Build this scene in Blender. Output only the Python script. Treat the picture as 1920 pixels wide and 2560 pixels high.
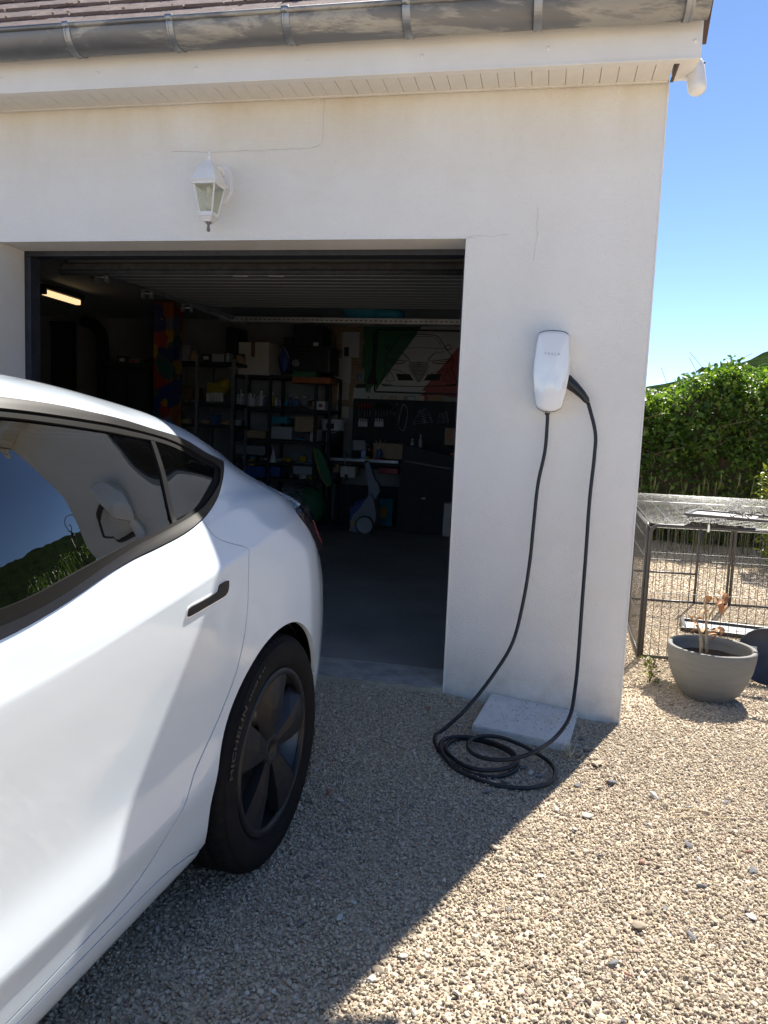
import bpy, bmesh, math, random
import numpy as np
from mathutils import Vector, Matrix, geometry
for o in list(bpy.data.objects): bpy.data.objects.remove(o)
scene = bpy.context.scene
COL = scene.collection
rng = np.random.default_rng(7); random.seed(7)
R = math.radians

# ------------------------------------------------------------------ camera
CAM = (0.3947, -3.5593, 1.2052); YAW, PITCH, ROLL = 0.1994, 0.1079, 0.0422; FPX = 1922.0
def cam_basis():
    f = np.array([-math.sin(YAW)*math.cos(PITCH), math.cos(YAW)*math.cos(PITCH), -math.sin(PITCH)])
    r = np.array([math.cos(YAW), math.sin(YAW), 0.]); u = np.cross(r, f)
    c, s = math.cos(ROLL), math.sin(ROLL)
    return c*r+s*u, -s*r+c*u, f
BR, BU, BF = cam_basis()
cd = bpy.data.cameras.new('camera'); cam = bpy.data.objects.new('camera', cd); COL.objects.link(cam)
cd.sensor_fit = 'HORIZONTAL'; cd.sensor_width = 36.0; cd.lens = 36.0*FPX/1920.0; cd.clip_start = .05; cd.clip_end = 3000
M = Matrix.Identity(4)
for i in range(3): M[i][0] = BR[i]; M[i][1] = BU[i]; M[i][2] = -BF[i]; M[i][3] = CAM[i]
cam.matrix_world = M
scene.camera = cam
def at(px, py, axis, val):
    """point of the world plane (axis = val) that stands at a measured spot of the photograph"""
    d = (px-960)/FPX*BR - (py-1280)/FPX*BU + BF
    return np.array(CAM) + d*((val-CAM[axis])/d[axis])

# ------------------------------------------------------------------ light
SUN_AZ = math.atan(0.385)            # to the right of the wall's normal, behind the house
SUN_K = 0.745                        # run of shadow towards the viewer for each metre of height
SUN_EL = math.atan(math.cos(SUN_AZ)/SUN_K)
sdir = Vector((math.sin(SUN_AZ)*math.cos(SUN_EL), math.cos(SUN_AZ)*math.cos(SUN_EL), math.sin(SUN_EL)))
sl = bpy.data.lights.new('sun', 'SUN'); sun = bpy.data.objects.new('sun', sl); COL.objects.link(sun)
sl.energy = 5.0; sl.angle = R(.53); sl.color = (1., .94, .84)
sun.rotation_euler = sdir.to_track_quat('Z', 'Y').to_euler()
w = bpy.data.worlds.new('World'); scene.world = w; w.use_nodes = True
nt = w.node_tree; nt.nodes.clear()
sky = nt.nodes.new('ShaderNodeTexSky'); sky.sky_type = 'NISHITA'; sky.sun_disc = False
sky.sun_elevation = SUN_EL; sky.sun_rotation = SUN_AZ; sky.altitude = 2500; sky.air_density = .75; sky.dust_density = .0; sky.ozone_density = 2.5
bg = nt.nodes.new('ShaderNodeBackground'); bg.inputs[1].default_value = .097
out = nt.nodes.new('ShaderNodeOutputWorld')
nt.links.new(sky.outputs[0], bg.inputs[0]); nt.links.new(bg.outputs[0], out.inputs[0])
scene.view_settings.view_transform = 'Standard'; scene.view_settings.look = 'None'
scene.view_settings.exposure = 1.27; scene.view_settings.gamma = 1.0; scene.view_settings.use_curve_mapping = False
scene.render.resolution_x = 768; scene.render.resolution_y = 1024

# ------------------------------------------------------------------ materials
def _nodes(name):
    m = bpy.data.materials.new(name); m.use_nodes = True
    return m, m.node_tree, m.node_tree.nodes['Principled BSDF']
def _ramp(t, src, stops):
    r = t.nodes.new('ShaderNodeValToRGB'); el = r.color_ramp.elements
    while len(el) < len(stops): el.new(.5)
    for e, (p, c) in zip(el, stops): e.position = p; e.color = c if len(c) == 4 else (*c, 1)
    t.links.new(src, r.inputs[0]); return r.outputs[0]
def _noise(t, scale, detail=4, rough=.6, coord=None, vec='Object', stretch=None, dist=0):
    tc = t.nodes.new('ShaderNodeTexCoord'); n = t.nodes.new('ShaderNodeTexNoise')
    n.inputs['Scale'].default_value = scale; n.inputs['Detail'].default_value = detail; n.inputs['Roughness'].default_value = rough
    n.inputs['Distortion'].default_value = dist
    src = tc.outputs[vec]
    if stretch:
        mp = t.nodes.new('ShaderNodeMapping'); mp.inputs['Scale'].default_value = stretch
        t.links.new(src, mp.inputs[0]); src = mp.outputs[0]
    t.links.new(src, n.inputs['Vector']); return n.outputs[0]
def _mix(t, fac, a, b, mode='MIX'):
    m = t.nodes.new('ShaderNodeMix'); m.data_type = 'RGBA'; m.blend_type = mode
    for sock, val in ((m.inputs[0], fac), (m.inputs[6], a), (m.inputs[7], b)):
        if hasattr(val, 'is_linked') or hasattr(val, 'links'): t.links.new(val, sock)
        else: sock.default_value = val if not isinstance(val, tuple) else (*val[:3], 1)
    return m.outputs[2]
def _bump(t, p, h, strength, dist):
    b = t.nodes.new('ShaderNodeBump'); b.inputs['Strength'].default_value = strength; b.inputs['Distance'].default_value = dist
    t.links.new(h, b.inputs['Height']); t.links.new(b.outputs[0], p.inputs['Normal'])
def mat(name, col, rough=.5, metal=0., var=0., vscale=6., bump=0., bscale=60., coat=0., spec=None, emit=None, rvar=0., stretch=None):
    """plain procedural material: base colour with mottling, roughness, fine relief"""
    m, t, p = _nodes(name)
    p.inputs['Base Color'].default_value = (*col, 1); p.inputs['Roughness'].default_value = rough; p.inputs['Metallic'].default_value = metal
    p.inputs['Coat Weight'].default_value = coat; p.inputs['Coat Roughness'].default_value = .04
    if spec is not None: p.inputs['Specular IOR Level'].default_value = spec
    if var > 0:
        n = _noise(t, vscale, 5, .62, stretch=stretch)
        lo = tuple(c*(1-var) for c in col); hi = tuple(min(1, c*(1+var)) for c in col)
        t.links.new(_ramp(t, n, [(.3, lo), (.7, hi)]), p.inputs['Base Color'])
        if rvar > 0: t.links.new(_ramp(t, n, [(.3, (rough-rvar,)*3), (.7, (rough+rvar,)*3)]), p.inputs['Roughness'])
    if bump > 0: _bump(t, p, _noise(t, bscale, 4, .6, stretch=stretch), 1.0, bump)
    if emit: p.inputs['Emission Color'].default_value = (*emit[0], 1); p.inputs['Emission Strength'].default_value = emit[1]
    return m
MT = {}
def simple(key, *a, **k): MT[key] = mat(key, *a, **k)
simple('white_pvc', (.78, .76, .72), .42, var=.06, vscale=3., bump=.0004, bscale=30)
simple('soffit_pvc', (.74, .71, .66), .5, var=.07, vscale=5.)
simple('dark_red', (.22, .02, .03), .6)
simple('crack_grey', (.50, .48, .44), .9)
simple('white_metal', (.80, .80, .79), .33, var=.04, vscale=14, bump=.0003, bscale=120)
simple('white_plastic', (.78, .78, .77), .3, var=.03, vscale=9)
simple('grey_cap', (.18, .17, .17), .45, var=.1)
simple('black_plastic', (.018, .018, .02), .42, var=.2, vscale=20)
simple('black_matte', (.02, .021, .024), .7, var=.25, vscale=9)
simple('cable_black', (.014, .015, .018), .45, var=.25, vscale=30, bump=.0003, bscale=200)
simple('steel', (.42, .43, .44), .35, metal=.9, var=.15, vscale=20)
simple('steel_bright', (.72, .73, .74), .28, metal=1., var=.08, vscale=25)
simple('galv', (.34, .35, .36), .42, metal=.75, var=.2, vscale=9)
simple('door_paint', (.17, .17, .165), .5, var=.06, vscale=3)
simple('rib_lit', (.50, .50, .48), .45)  # lighter than the slats: light caught on rib edges, put into the colour
simple('frame_dark', (.028, .032, .042), .5, var=.35, vscale=24, bump=.0006, bscale=70)
simple('seal_dark', (.022, .022, .022), .75, var=.6, vscale=26, bump=.002, bscale=50)
simple('cardboard', (.36, .25, .15), .8, var=.12, vscale=7, bump=.0008, bscale=45)
simple('carton_pale', (.60, .55, .48), .78, var=.08, vscale=5, bump=.0006, bscale=40)
simple('tape_brown', (.22, .12, .07), .4)
simple('paper', (.58, .58, .57), .75, var=.06, vscale=14)
simple('paper_cream', (.62, .55, .44), .75, var=.1, vscale=14)
simple('osb', (.34, .23, .14), .75, var=.4, vscale=16, bump=.002, bscale=30, stretch=(1, 1, 3))
simple('wood', (.33, .21, .11), .6, var=.25, vscale=6, stretch=(1, 8, 8))
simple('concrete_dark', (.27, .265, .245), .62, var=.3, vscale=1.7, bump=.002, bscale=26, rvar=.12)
simple('cement_lip', (.36, .32, .25), .9, var=.3, vscale=12, bump=.006, bscale=40)
simple('threshold', (.37, .36, .335), .8, var=.35, vscale=9, bump=.004, bscale=40)
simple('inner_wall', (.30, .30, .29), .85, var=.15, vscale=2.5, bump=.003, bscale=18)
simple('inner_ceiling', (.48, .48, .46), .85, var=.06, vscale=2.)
simple('red_paint', (.33, .03, .033), .5, var=.12); simple('green_paint', (.022, .14, .055), .6, var=.15)
simple('blue_paint', (.02, .06, .24), .5, var=.12); simple('yellow_paint', (.38, .26, .02), .5, var=.12)
simple('orange_paint', (.36, .10, .02), .5, var=.12); simple('teal_cloth', (.02, .20, .27), .75, var=.2, bump=.003, bscale=20)
simple('canvas_white', (.62, .62, .60), .7, var=.05); simple('line_black', (.015, .015, .016), .6)
simple('grey_plastic', (.20, .215, .24), .5, var=.08); simple('mid_grey', (.33, .34, .35), .55, var=.1)
simple('brown_glass', (.06, .025, .01), .15); simple('blue_can', (.06, .13, .28), .3, metal=.2)
simple('wicker', (.13, .07, .035), .7, var=.4, vscale=60, bump=.004, bscale=60, stretch=(1, 1, 3))
simple('soil', (.035, .025, .017), .95, var=.5, vscale=40, bump=.01, bscale=60)
simple('dead_leaf', (.42, .20, .09), .7, var=.45, vscale=30); simple('dead_stem', (.38, .29, .17), .75, var=.3, vscale=40, bump=.001, bscale=120)
simple('straw', (.60, .48, .28), .7, var=.2); simple('pen_frame', (.052, .05, .05), .4, var=.2, vscale=20)
simple('pen_wire', (.10, .105, .108), .36, metal=.5); simple('hook_black', (.02, .02, .02), .4)
simple('liner_black', (.010, .010, .011), .85); simple('tyre', (.009, .009, .010), .75, spec=.12, var=.25, vscale=40, bump=.0005, bscale=160)
simple('tyre_letter', (.030, .030, .032), .5)
simple('hubcap', (.011, .012, .015), .36, spec=.28, var=.12, vscale=20); simple('rim_dark', (.06, .062, .066), .32, metal=.6)
simple('gloss_black', (.006, .006, .007), .22, spec=.3); simple('satin_dark', (.011, .0105, .0105), .36, spec=.28, var=.15, vscale=10)
simple('seal_black', (.005, .005, .005), .7, spec=.08); simple('seat_dark', (.025, .026, .028), .6)
simple('tail_lens', (.012, .006, .007), .08, coat=1.); simple('tail_red', (.50, .012, .018), .15, coat=1.)
simple('lettering_grey', (.34, .36, .42), .5); simple('sticker_grey', (.30, .30, .30), .6)
simple('clay_tile', (.165, .118, .105), .8, var=.5, vscale=9, bump=.004, bscale=40); simple('moss', (.33, .30, .17), .95, var=.4, vscale=60, bump=.01, bscale=90)
simple('verge_brown', (.09, .055, .048), .6, var=.2); simple('bark', (.10, .075, .05), .9, var=.4, vscale=18, bump=.01, bscale=30, stretch=(1, 1, .3))
simple('iron_black', (.016, .017, .018), .45, var=.2); simple('tray_white', (.40, .42, .44), .4)
simple('disc_dark', (.028, .030, .042), .5, var=.3, vscale=7)

def m_plaster():
    m, t, p = _nodes('plaster')
    base = _ramp(t, _noise(t, 1.1, 6, .62), [(.28, (.735, .705, .645)), (.5, (.80, .78, .735)), (.74, (.85, .835, .80))])
    # ochre under the eaves, part stain and part painted-in warm bounce light; splash dirt near the ground, broken up by noise
    tc = t.nodes.new('ShaderNodeTexCoord'); sp = t.nodes.new('ShaderNodeSeparateXYZ'); t.links.new(tc.outputs['Object'], sp.inputs[0])
    def band(lo, hi):
        r = t.nodes.new('ShaderNodeMapRange'); r.inputs[1].default_value = lo; r.inputs[2].default_value = hi
        t.links.new(sp.outputs['Z'], r.inputs[0]); return r.outputs[0]
    def mul(a, b):
        k = t.nodes.new('ShaderNodeMath'); k.operation = 'MULTIPLY'; t.links.new(a, k.inputs[0]); t.links.new(b, k.inputs[1]); return k.outputs[0]
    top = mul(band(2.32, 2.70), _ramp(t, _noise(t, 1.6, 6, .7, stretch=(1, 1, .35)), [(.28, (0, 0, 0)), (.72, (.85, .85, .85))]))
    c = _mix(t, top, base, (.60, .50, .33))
    bot = mul(band(.22, -.10), _ramp(t, _noise(t, 6, 6, .7), [(.35, (.12,)*3), (.7, (.9,)*3)]))
    c = _mix(t, bot, c, (.42, .37, .30))
    spk = _ramp(t, _noise(t, 75, 2, .5), [(.70, (0, 0, 0)), (.76, (.3, .3, .3))])
    c = _mix(t, spk, c, (.35, .33, .30))
    t.links.new(c, p.inputs['Base Color']); p.inputs['Roughness'].default_value = .88
    a = t.nodes.new('ShaderNodeMath'); a.operation = 'ADD'; t.links.new(_noise(t, 130, 3, .6), a.inputs[0]); t.links.new(_noise(t, 9, 3, .5), a.inputs[1])
    _bump(t, p, a.outputs[0], .8, .005); return m
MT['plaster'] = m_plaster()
def m_zinc():
    m, t, p = _nodes('zinc')
    n = _noise(t, 3.0, 7, .7, stretch=(.55, 1.6, 2.2), dist=.6)
    c = _ramp(t, n, [(.30, (.145, .150, .158)), (.50, (.20, .205, .212)), (.57, (.40, .39, .36)), (.75, (.29, .29, .285))])
    t.links.new(c, p.inputs['Base Color']); p.inputs['Metallic'].default_value = .55
    t.links.new(_ramp(t, n, [(.35, (.38,)*3), (.65, (.62,)*3)]), p.inputs['Roughness']); _bump(t, p, n, .4, .003); return m
MT['zinc'] = m_zinc()
def m_stone(name, stops, rough=.85, per_instance=True, speck=.10):
    m, t, p = _nodes(name)
    oi = t.nodes.new('ShaderNodeObjectInfo')
    c = _ramp(t, oi.outputs['Random'], stops)
    n = _noise(t, 55 if per_instance else 30, 4, .7)
    c = _mix(t, _ramp(t, n, [(.35, (0, 0, 0)), (.7, (speck*4,)*3)]), c, (.20, .17, .14), 'MIX')
    t.links.new(c, p.inputs['Base Color']); p.inputs['Roughness'].default_value = rough
    _bump(t, p, n, .6, .002); return m
MT['gravel'] = m_stone('gravel_stone', [(0, (.26, .21, .165)), (.12, (.42, .34, .24)), (.35, (.54, .45, .32)), (.6, (.61, .515, .375)), (.82, (.67, .585, .45)), (.93, (.50, .35, .26)), (1, (.76, .71, .63))])
MT['rock_grey'] = m_stone('rock_grey', [(0, (.10, .105, .115)), (.5, (.16, .165, .175)), (1, (.24, .245, .25))], per_instance=False)
MT['rock_pale'] = m_stone('rock_pale', [(0, (.48, .44, .38)), (.5, (.56, .53, .47)), (1, (.66, .64, .60))], per_instance=False)
MT['rock_tan'] = m_stone('rock_tan', [(0, (.33, .26, .19)), (.5, (.40, .33, .24)), (1, (.46, .39, .30))], per_instance=False)
MT['rock_rust'] = m_stone('rock_rust', [(0, (.25, .13, .085)), (1, (.36, .20, .14))], per_instance=False)
def m_ground():
    m, t, p = _nodes('gravel_bed')
    tc = t.nodes.new('ShaderNodeTexCoord'); v = t.nodes.new('ShaderNodeTexVoronoi'); v.inputs['Scale'].default_value = 80
    t.links.new(tc.outputs['Object'], v.inputs['Vector'])
    g = t.nodes.new('ShaderNodeSeparateColor'); t.links.new(v.outputs['Color'], g.inputs[0])
    c = _ramp(t, g.outputs[0], [(0, (.26, .21, .16)), (.4, (.46, .38, .28)), (.8, (.56, .47, .355)), (1, (.66, .58, .46))])
    c = _mix(t, _ramp(t, _noise(t, .9, 5, .6), [(.4, (0, 0, 0)), (.75, (.45, .45, .45))]), c, (.25, .20, .15))
    t.links.new(c, p.inputs['Base Color']); p.inputs['Roughness'].default_value = .95
    _bump(t, p, v.outputs['Distance'], 1.0, -.008); return m
MT['ground'] = m_ground()
def m_slab():
    m, t, p = _nodes('slab_concrete')
    n1 = _noise(t, 9, 6, .7); n2 = _noise(t, 60, 4, .7)
    c = _ramp(t, n1, [(.3, (.60, .60, .58)), (.7, (.72, .715, .69))])
    c = _mix(t, _ramp(t, n2, [(.56, (0, 0, 0)), (.70, (.5, .5, .5))]), c, (.34, .28, .21))
    t.links.new(c, p.inputs['Base Color']); p.inputs['Roughness'].default_value = .9; _bump(t, p, n2, .5, .004); return m
MT['slab'] = m_slab()
def m_pot():
    m, t, p = _nodes('pot_grey')
    n = _noise(t, 5, 6, .65, stretch=(1, 1, 7)); c = _ramp(t, n, [(.3, (.155, .155, .145)), (.7, (.20, .198, .186))])
    t.links.new(c, p.inputs['Base Color']); p.inputs['Roughness'].default_value = .8
    _bump(t, p, _noise(t, 26, 4, .6, stretch=(1, 1, 9)), .5, .003); return m
MT['pot'] = m_pot()
def m_leaf(name, c0, c1, c2, trans=.45):
    m, t, p = _nodes(name); g = t.nodes.new('ShaderNodeNewGeometry')
    c = _ramp(t, g.outputs['Random Per Island'], [(0, c0), (.55, c1), (1, c2)])
    t.links.new(c, p.inputs['Base Color']); p.inputs['Roughness'].default_value = .42
    tr = t.nodes.new('ShaderNodeBsdfTranslucent'); ms = t.nodes.new('ShaderNodeMixShader'); ms.inputs[0].default_value = trans
    t.links.new(_mix(t, 1., c, (1.0, 1.15, .35), 'MULTIPLY'), tr.inputs[0])
    o = t.nodes['Material Output']; t.links.new(p.outputs[0], ms.inputs[1]); t.links.new(tr.outputs[0], ms.inputs[2]); t.links.new(ms.outputs[0], o.inputs[0]); return m
MT['leaf'] = m_leaf('hedge_leaf', (.045, .09, .02), (.11, .20, .035), (.24, .32, .06), .5)
MT['leaf_yellow'] = m_leaf('shrub_leaf', (.07, .10, .02), (.15, .17, .03), (.22, .22, .05))
MT['leaf_dark'] = m_leaf('dark_leaf', (.02, .045, .014), (.04, .08, .02), (.07, .11, .03), .3)
MT['leaf_dry'] = m_leaf('dry_stem_leaf', (.14, .09, .05), (.20, .14, .08), (.26, .17, .12), .3)
MT['grass'] = m_leaf('grass_blade', (.16, .17, .06), (.25, .25, .09), (.36, .33, .15), .4)
def m_forest():
    m, t, p = _nodes('forest_canopy')
    n = _noise(t, .11, 8, .75); c = _ramp(t, n, [(.3, (.012, .024, .010)), (.5, (.030, .054, .018)), (.72, (.062, .088, .030))])
    t.links.new(c, p.inputs['Base Color']); p.inputs['Roughness'].default_value = 1.; p.inputs['Specular IOR Level'].default_value = 0.; _bump(t, p, n, 1., 5.); return m
MT['forest'] = m_forest()
def m_paint():
    m, t, p = _nodes('pearl_white_paint')
    p.inputs['Base Color'].default_value = (.62, .68, .74, 1); p.inputs['Roughness'].default_value = .36; p.inputs['Metallic'].default_value = .05
    p.inputs['Coat Weight'].default_value = 1.; p.inputs['Coat Roughness'].default_value = .015; p.inputs['Coat IOR'].default_value = 1.7
    n = _ramp(t, _noise(t, 24, 7, .75), [(.62, (0, 0, 0)), (.74, (.10,)*3)])
    low = _noise(t, 2.2, 4, .6)
    c = _mix(t, n, (.62, .70, .775), (.46, .45, .42)); t.links.new(c, p.inputs['Base Color'])
    t.links.new(_ramp(t, low, [(.3, (.05,)*3), (.75, (.085,)*3)]), p.inputs['Coat Roughness']); return m
MT['paint'] = m_paint()
def m_glass(name, tint, boost=1.0):
    m, t, p = _nodes(name); o = t.nodes['Material Output']
    tr = t.nodes.new('ShaderNodeBsdfTransparent'); tr.inputs[0].default_value = (*tint, 1)
    gl = t.nodes.new('ShaderNodeBsdfGlossy'); gl.inputs['Roughness'].default_value = 0.0; gl.inputs[0].default_value = (.93, .97, 1, 1)
    fr = t.nodes.new('ShaderNodeFresnel'); fr.inputs[0].default_value = 1.78 if boost > 1 else 1.5
    ms = t.nodes.new('ShaderNodeMixShader'); t.links.new(fr.outputs[0], ms.inputs[0]); t.links.new(tr.outputs[0], ms.inputs[1]); t.links.new(gl.outputs[0], ms.inputs[2])
    # thin film of dust and dried drops
    df = t.nodes.new('ShaderNodeBsdfDiffuse'); df.inputs[0].default_value = (.5, .5, .47, 1)
    d = _ramp(t, _noise(t, 70, 6, .8), [(.66, (.002,)*3), (.82, (.07,)*3)])
    m2 = t.nodes.new('ShaderNodeMixShader'); t.links.new(d, m2.inputs[0]); t.links.new(ms.outputs[0], m2.inputs[1]); t.links.new(df.outputs[0], m2.inputs[2])
    t.links.new(m2.outputs[0], o.inputs[0]); t.nodes.remove(p); return m
MT['car_glass'] = m_glass('tinted_glass', (.028, .036, .034), 2); MT['roof_glass'] = m_glass('roof_tint', (.03, .03, .035), 2)
MT['lantern_glass'] = m_glass('lantern_glass', (.84, .86, .78))
def m_emit(name, col, s):
    m, t, p = _nodes(name); p.inputs['Emission Color'].default_value = (*col, 1); p.inputs['Emission Strength'].default_value = s
    p.inputs['Base Color'].default_value = (.8, .8, .8, 1); return m
MT['tube_lit'] = m_emit('tube_lit', (1., .70, .36), .5)
def m_column():
    m, t, p = _nodes('splashed_paint')
    tc = t.nodes.new('ShaderNodeTexCoord'); v = t.nodes.new('ShaderNodeTexVoronoi'); v.inputs['Scale'].default_value = 5.5; v.feature = 'SMOOTH_F1'; v.inputs['Smoothness'].default_value = .05
    wv = t.nodes.new('ShaderNodeVectorMath'); wv.operation = 'MULTIPLY_ADD'; nz = t.nodes.new('ShaderNodeTexNoise'); nz.inputs['Scale'].default_value = 7; nz.inputs['Detail'].default_value = 5; t.links.new(tc.outputs['Object'], nz.inputs['Vector'])
    wv.inputs[1].default_value = (.22, .22, .22); t.links.new(nz.outputs['Color'], wv.inputs[0]); t.links.new(tc.outputs['Object'], wv.inputs[2])
    t.links.new(wv.outputs[0], v.inputs['Vector']); g = t.nodes.new('ShaderNodeSeparateColor'); t.links.new(v.outputs['Color'], g.inputs[0])
    r = t.nodes.new('ShaderNodeValToRGB'); r.color_ramp.interpolation = 'CONSTANT'; el = r.color_ramp.elements
    st = [(0, (.008, .025, .12)), (.22, (.26, .02, .018)), (.42, (.33, .19, .015)), (.6, (.012, .08, .07)), (.74, (.30, .075, .012)), (.88, (.13, .13, .18))]
    while len(el) < len(st): el.new(.5)
    for e, (q, c) in zip(el, st): e.position = q; e.color = (*c, 1)
    t.links.new(g.outputs[0], r.inputs[0]); t.links.new(r.outputs[0], p.inputs['Base Color']); p.inputs['Roughness'].default_value = .5; return m
MT['splash'] = m_column()

# ------------------------------------------------------------------ mesh helpers
class MB:
    """collects shapes and links them as one mesh object"""
    def __init__(s): s.v = []; s.f = []; s.sm = []
    def add(s, vs, fs, smooth=False):
        o = len(s.v); s.v += [tuple(float(c) for c in p) for p in vs]; s.f += [tuple(i+o for i in f) for f in fs]; s.sm += [smooth]*len(fs); return s
    def box(s, c, d, rz=0, rx=0, ry=0, bev=0.0):
        x, y, z = (k/2 for k in d); b = min(bev, x*.45, y*.45, z*.45)
        mr = Matrix.Rotation(rz, 3, 'Z') @ Matrix.Rotation(ry, 3, 'Y') @ Matrix.Rotation(rx, 3, 'X'); c = Vector(c)
        if b <= 0:
            vs = [Vector((i*x, j*y, k*z)) for k in (-1, 1) for j in (-1, 1) for i in (-1, 1)]
            fs = [(0, 2, 3, 1), (4, 5, 7, 6), (0, 1, 5, 4), (2, 6, 7, 3), (0, 4, 6, 2), (1, 3, 7, 5)]
        else:
            bm = bmesh.new(); bmesh.ops.create_cube(bm, size=1)
            for q in bm.verts: q.co = Vector((q.co.x*2*x, q.co.y*2*y, q.co.z*2*z))
            bmesh.ops.bevel(bm, geom=bm.edges[:], offset=b, segments=2, affect='EDGES', profile=.6)
            vs = [q.co.copy() for q in bm.verts]; bm.verts.index_update(); fs = [tuple(q.index for q in f.verts) for f in bm.faces]; bm.free()
        return s.add([c + mr @ q for q in vs], fs)
    def hexa(s, b, t):
        return s.add(list(b)+list(t), [(3, 2, 1, 0), (4, 5, 6, 7), (0, 1, 5, 4), (1, 2, 6, 5), (2, 3, 7, 6), (3, 0, 4, 7)])
    def tube(s, path, r, n=10, cap=True, smooth=True):
        P = [Vector(p) for p in path]; rr = r if hasattr(r, '__len__') else [r]*len(P); vs = []; fs = []
        up = None
        for i, p in enumerate(P):
            d = (P[min(i+1, len(P)-1)]-P[max(i-1, 0)]).normalized()
            if up is None: up = Vector((0, 0, 1)) if abs(d.z) < .9 else Vector((1, 0, 0))
            a = d.cross(up);
            if a.length < 1e-5: a = d.cross(Vector((0, 1, 0)))
            a.normalize(); b = d.cross(a).normalized(); up = -b if b.dot(up) < 0 else b
            for k in range(n):
                t = 2*math.pi*k/n; vs.append(p + a*math.cos(t)*rr[i] + b*math.sin(t)*rr[i])
        for i in range(len(P)-1):
            for k in range(n): fs.append((i*n+k, i*n+(k+1) % n, (i+1)*n+(k+1) % n, (i+1)*n+k))
        s.add(vs, fs, smooth)
        if cap: s.add(vs[:n], [tuple(range(n))[::-1]]); s.add(vs[-n:], [tuple(range(n))])
        return s
    def lathe(s, prof, c=(0, 0, 0), n=32, axis='Z', smooth=True, mtx=None):
        vs = []; fs = []; c = Vector(c)
        for r, z in prof:
            for k in range(n):
                t = 2*math.pi*k/n; p = Vector((r*math.cos(t), r*math.sin(t), z))
                if axis == 'X': p = Vector((z, r*math.cos(t), r*math.sin(t)))
                if axis == 'Y': p = Vector((r*math.sin(t), z, r*math.cos(t)))
                if mtx: p = mtx @ p
                vs.append(c+p)
        for i in range(len(prof)-1):
            for k in range(n): fs.append((i*n+k, i*n+(k+1) % n, (i+1)*n+(k+1) % n, (i+1)*n+k))
        return s.add(vs, fs, smooth)
    def prism(s, poly, a, b, axis='Y', smooth=False):
        """closed 2-D outline swept from a to b along an axis (Y: outline in x,z; X: y,z; Z: x,y)"""
        def mk(p, t): return {'Y': (p[0], t, p[1]), 'X': (t, p[0], p[1]), 'Z': (p[0], p[1], t)}[axis]
        n = len(poly); vs = [mk(p, a) for p in poly]+[mk(p, b) for p in poly]
        fs = [tuple(range(n)), tuple(range(n, 2*n))[::-1]] + [(i, i+n, (i+1) % n+n, (i+1) % n) for i in range(n)]
        return s.add(vs, fs, smooth)
    def sphere(s, c, r, n=16, m=10):
        r3 = r if hasattr(r, '__len__') else (r,)*3
        prof = [(math.sin(math.pi*i/m), -math.cos(math.pi*i/m)) for i in range(m+1)]; vs = []; fs = []
        for a, z in prof:
            for k in range(n): t = 2*math.pi*k/n; vs.append((c[0]+r3[0]*a*math.cos(t), c[1]+r3[1]*a*math.sin(t), c[2]+r3[2]*z))
        for i in range(m):
            for k in range(n): fs.append((i*n+k, i*n+(k+1) % n, (i+1)*n+(k+1) % n, (i+1)*n+k))
        return s.add(vs, fs, True)
    def build(s, name, material, parent=None, loc=None, rot=None, fix=True, clean=False):
        me = bpy.data.meshes.new(name); me.from_pydata(s.v, [], s.f)
        me.polygons.foreach_set('use_smooth', s.sm)
        if fix or clean:
            bm = bmesh.new(); bm.from_mesh(me)
            bmesh.ops.remove_doubles(bm, verts=bm.verts, dist=1e-5)
            bmesh.ops.recalc_face_normals(bm, faces=bm.faces); bm.to_mesh(me); bm.free()
        me.materials.append(MT[material] if isinstance(material, str) else material); me.update()
        return link(name, me, parent, loc, rot)
def link(name, me, parent=None, loc=None, rot=None):
    o = bpy.data.objects.new(name, me); COL.objects.link(o)
    if parent is not None: o.parent = parent
    if loc is not None: o.location = loc
    if rot is not None: o.rotation_euler = rot
    return o
def thing(name, label, cat, loc=(0, 0, 0), rz=0, group=None):
    o = bpy.data.objects.new(name, None); COL.objects.link(o); o.location = loc; o.rotation_euler = (0, 0, rz); o.empty_display_size = .1
    return tag(o, label, cat, group)
def tag(o, label=None, cat=None, group=None, kind=None):
    if label: o['label'] = label
    if cat: o['category'] = cat
    if group: o['group'] = group
    if kind: o['kind'] = kind
    return o
def copy_tree(o, parent=None):
    c = o.copy(); COL.objects.link(c); c.parent = parent
    for ch in [k for k in bpy.data.objects if k.parent == o]: copy_tree(ch, c)
    return c
def text_mesh(txt, size, depth=.001, spacing=1.0, bold=0):
    """flat lettering as mesh data in the x,y plane, centred"""
    cu = bpy.data.curves.new('txt', 'FONT'); cu.body = txt; cu.size = size; cu.extrude = depth; cu.space_character = spacing; cu.align_x = 'CENTER'; cu.align_y = 'CENTER'; cu.offset = bold
    ob = bpy.data.objects.new('txt', cu); COL.objects.link(ob); dg = bpy.context.evaluated_depsgraph_get(); dg.update()
    me = bpy.data.meshes.new_from_object(ob.evaluated_get(dg)); bpy.data.objects.remove(ob); bpy.data.curves.remove(cu); return me
def smooth_path(P, n=8):
    P = [Vector(p) for p in P]; out = []
    for i in range(len(P)-1):
        p0, p1, p2, p3 = P[max(i-1, 0)], P[i], P[i+1], P[min(i+2, len(P)-1)]
        for k in range(n):
            t = k/n; out.append(.5*((2*p1)+(p2-p0)*t+(2*p0-5*p1+4*p2-p3)*t*t+(3*p1-p0-3*p2+p3)*t**3))
    return out+[P[-1]]

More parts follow.
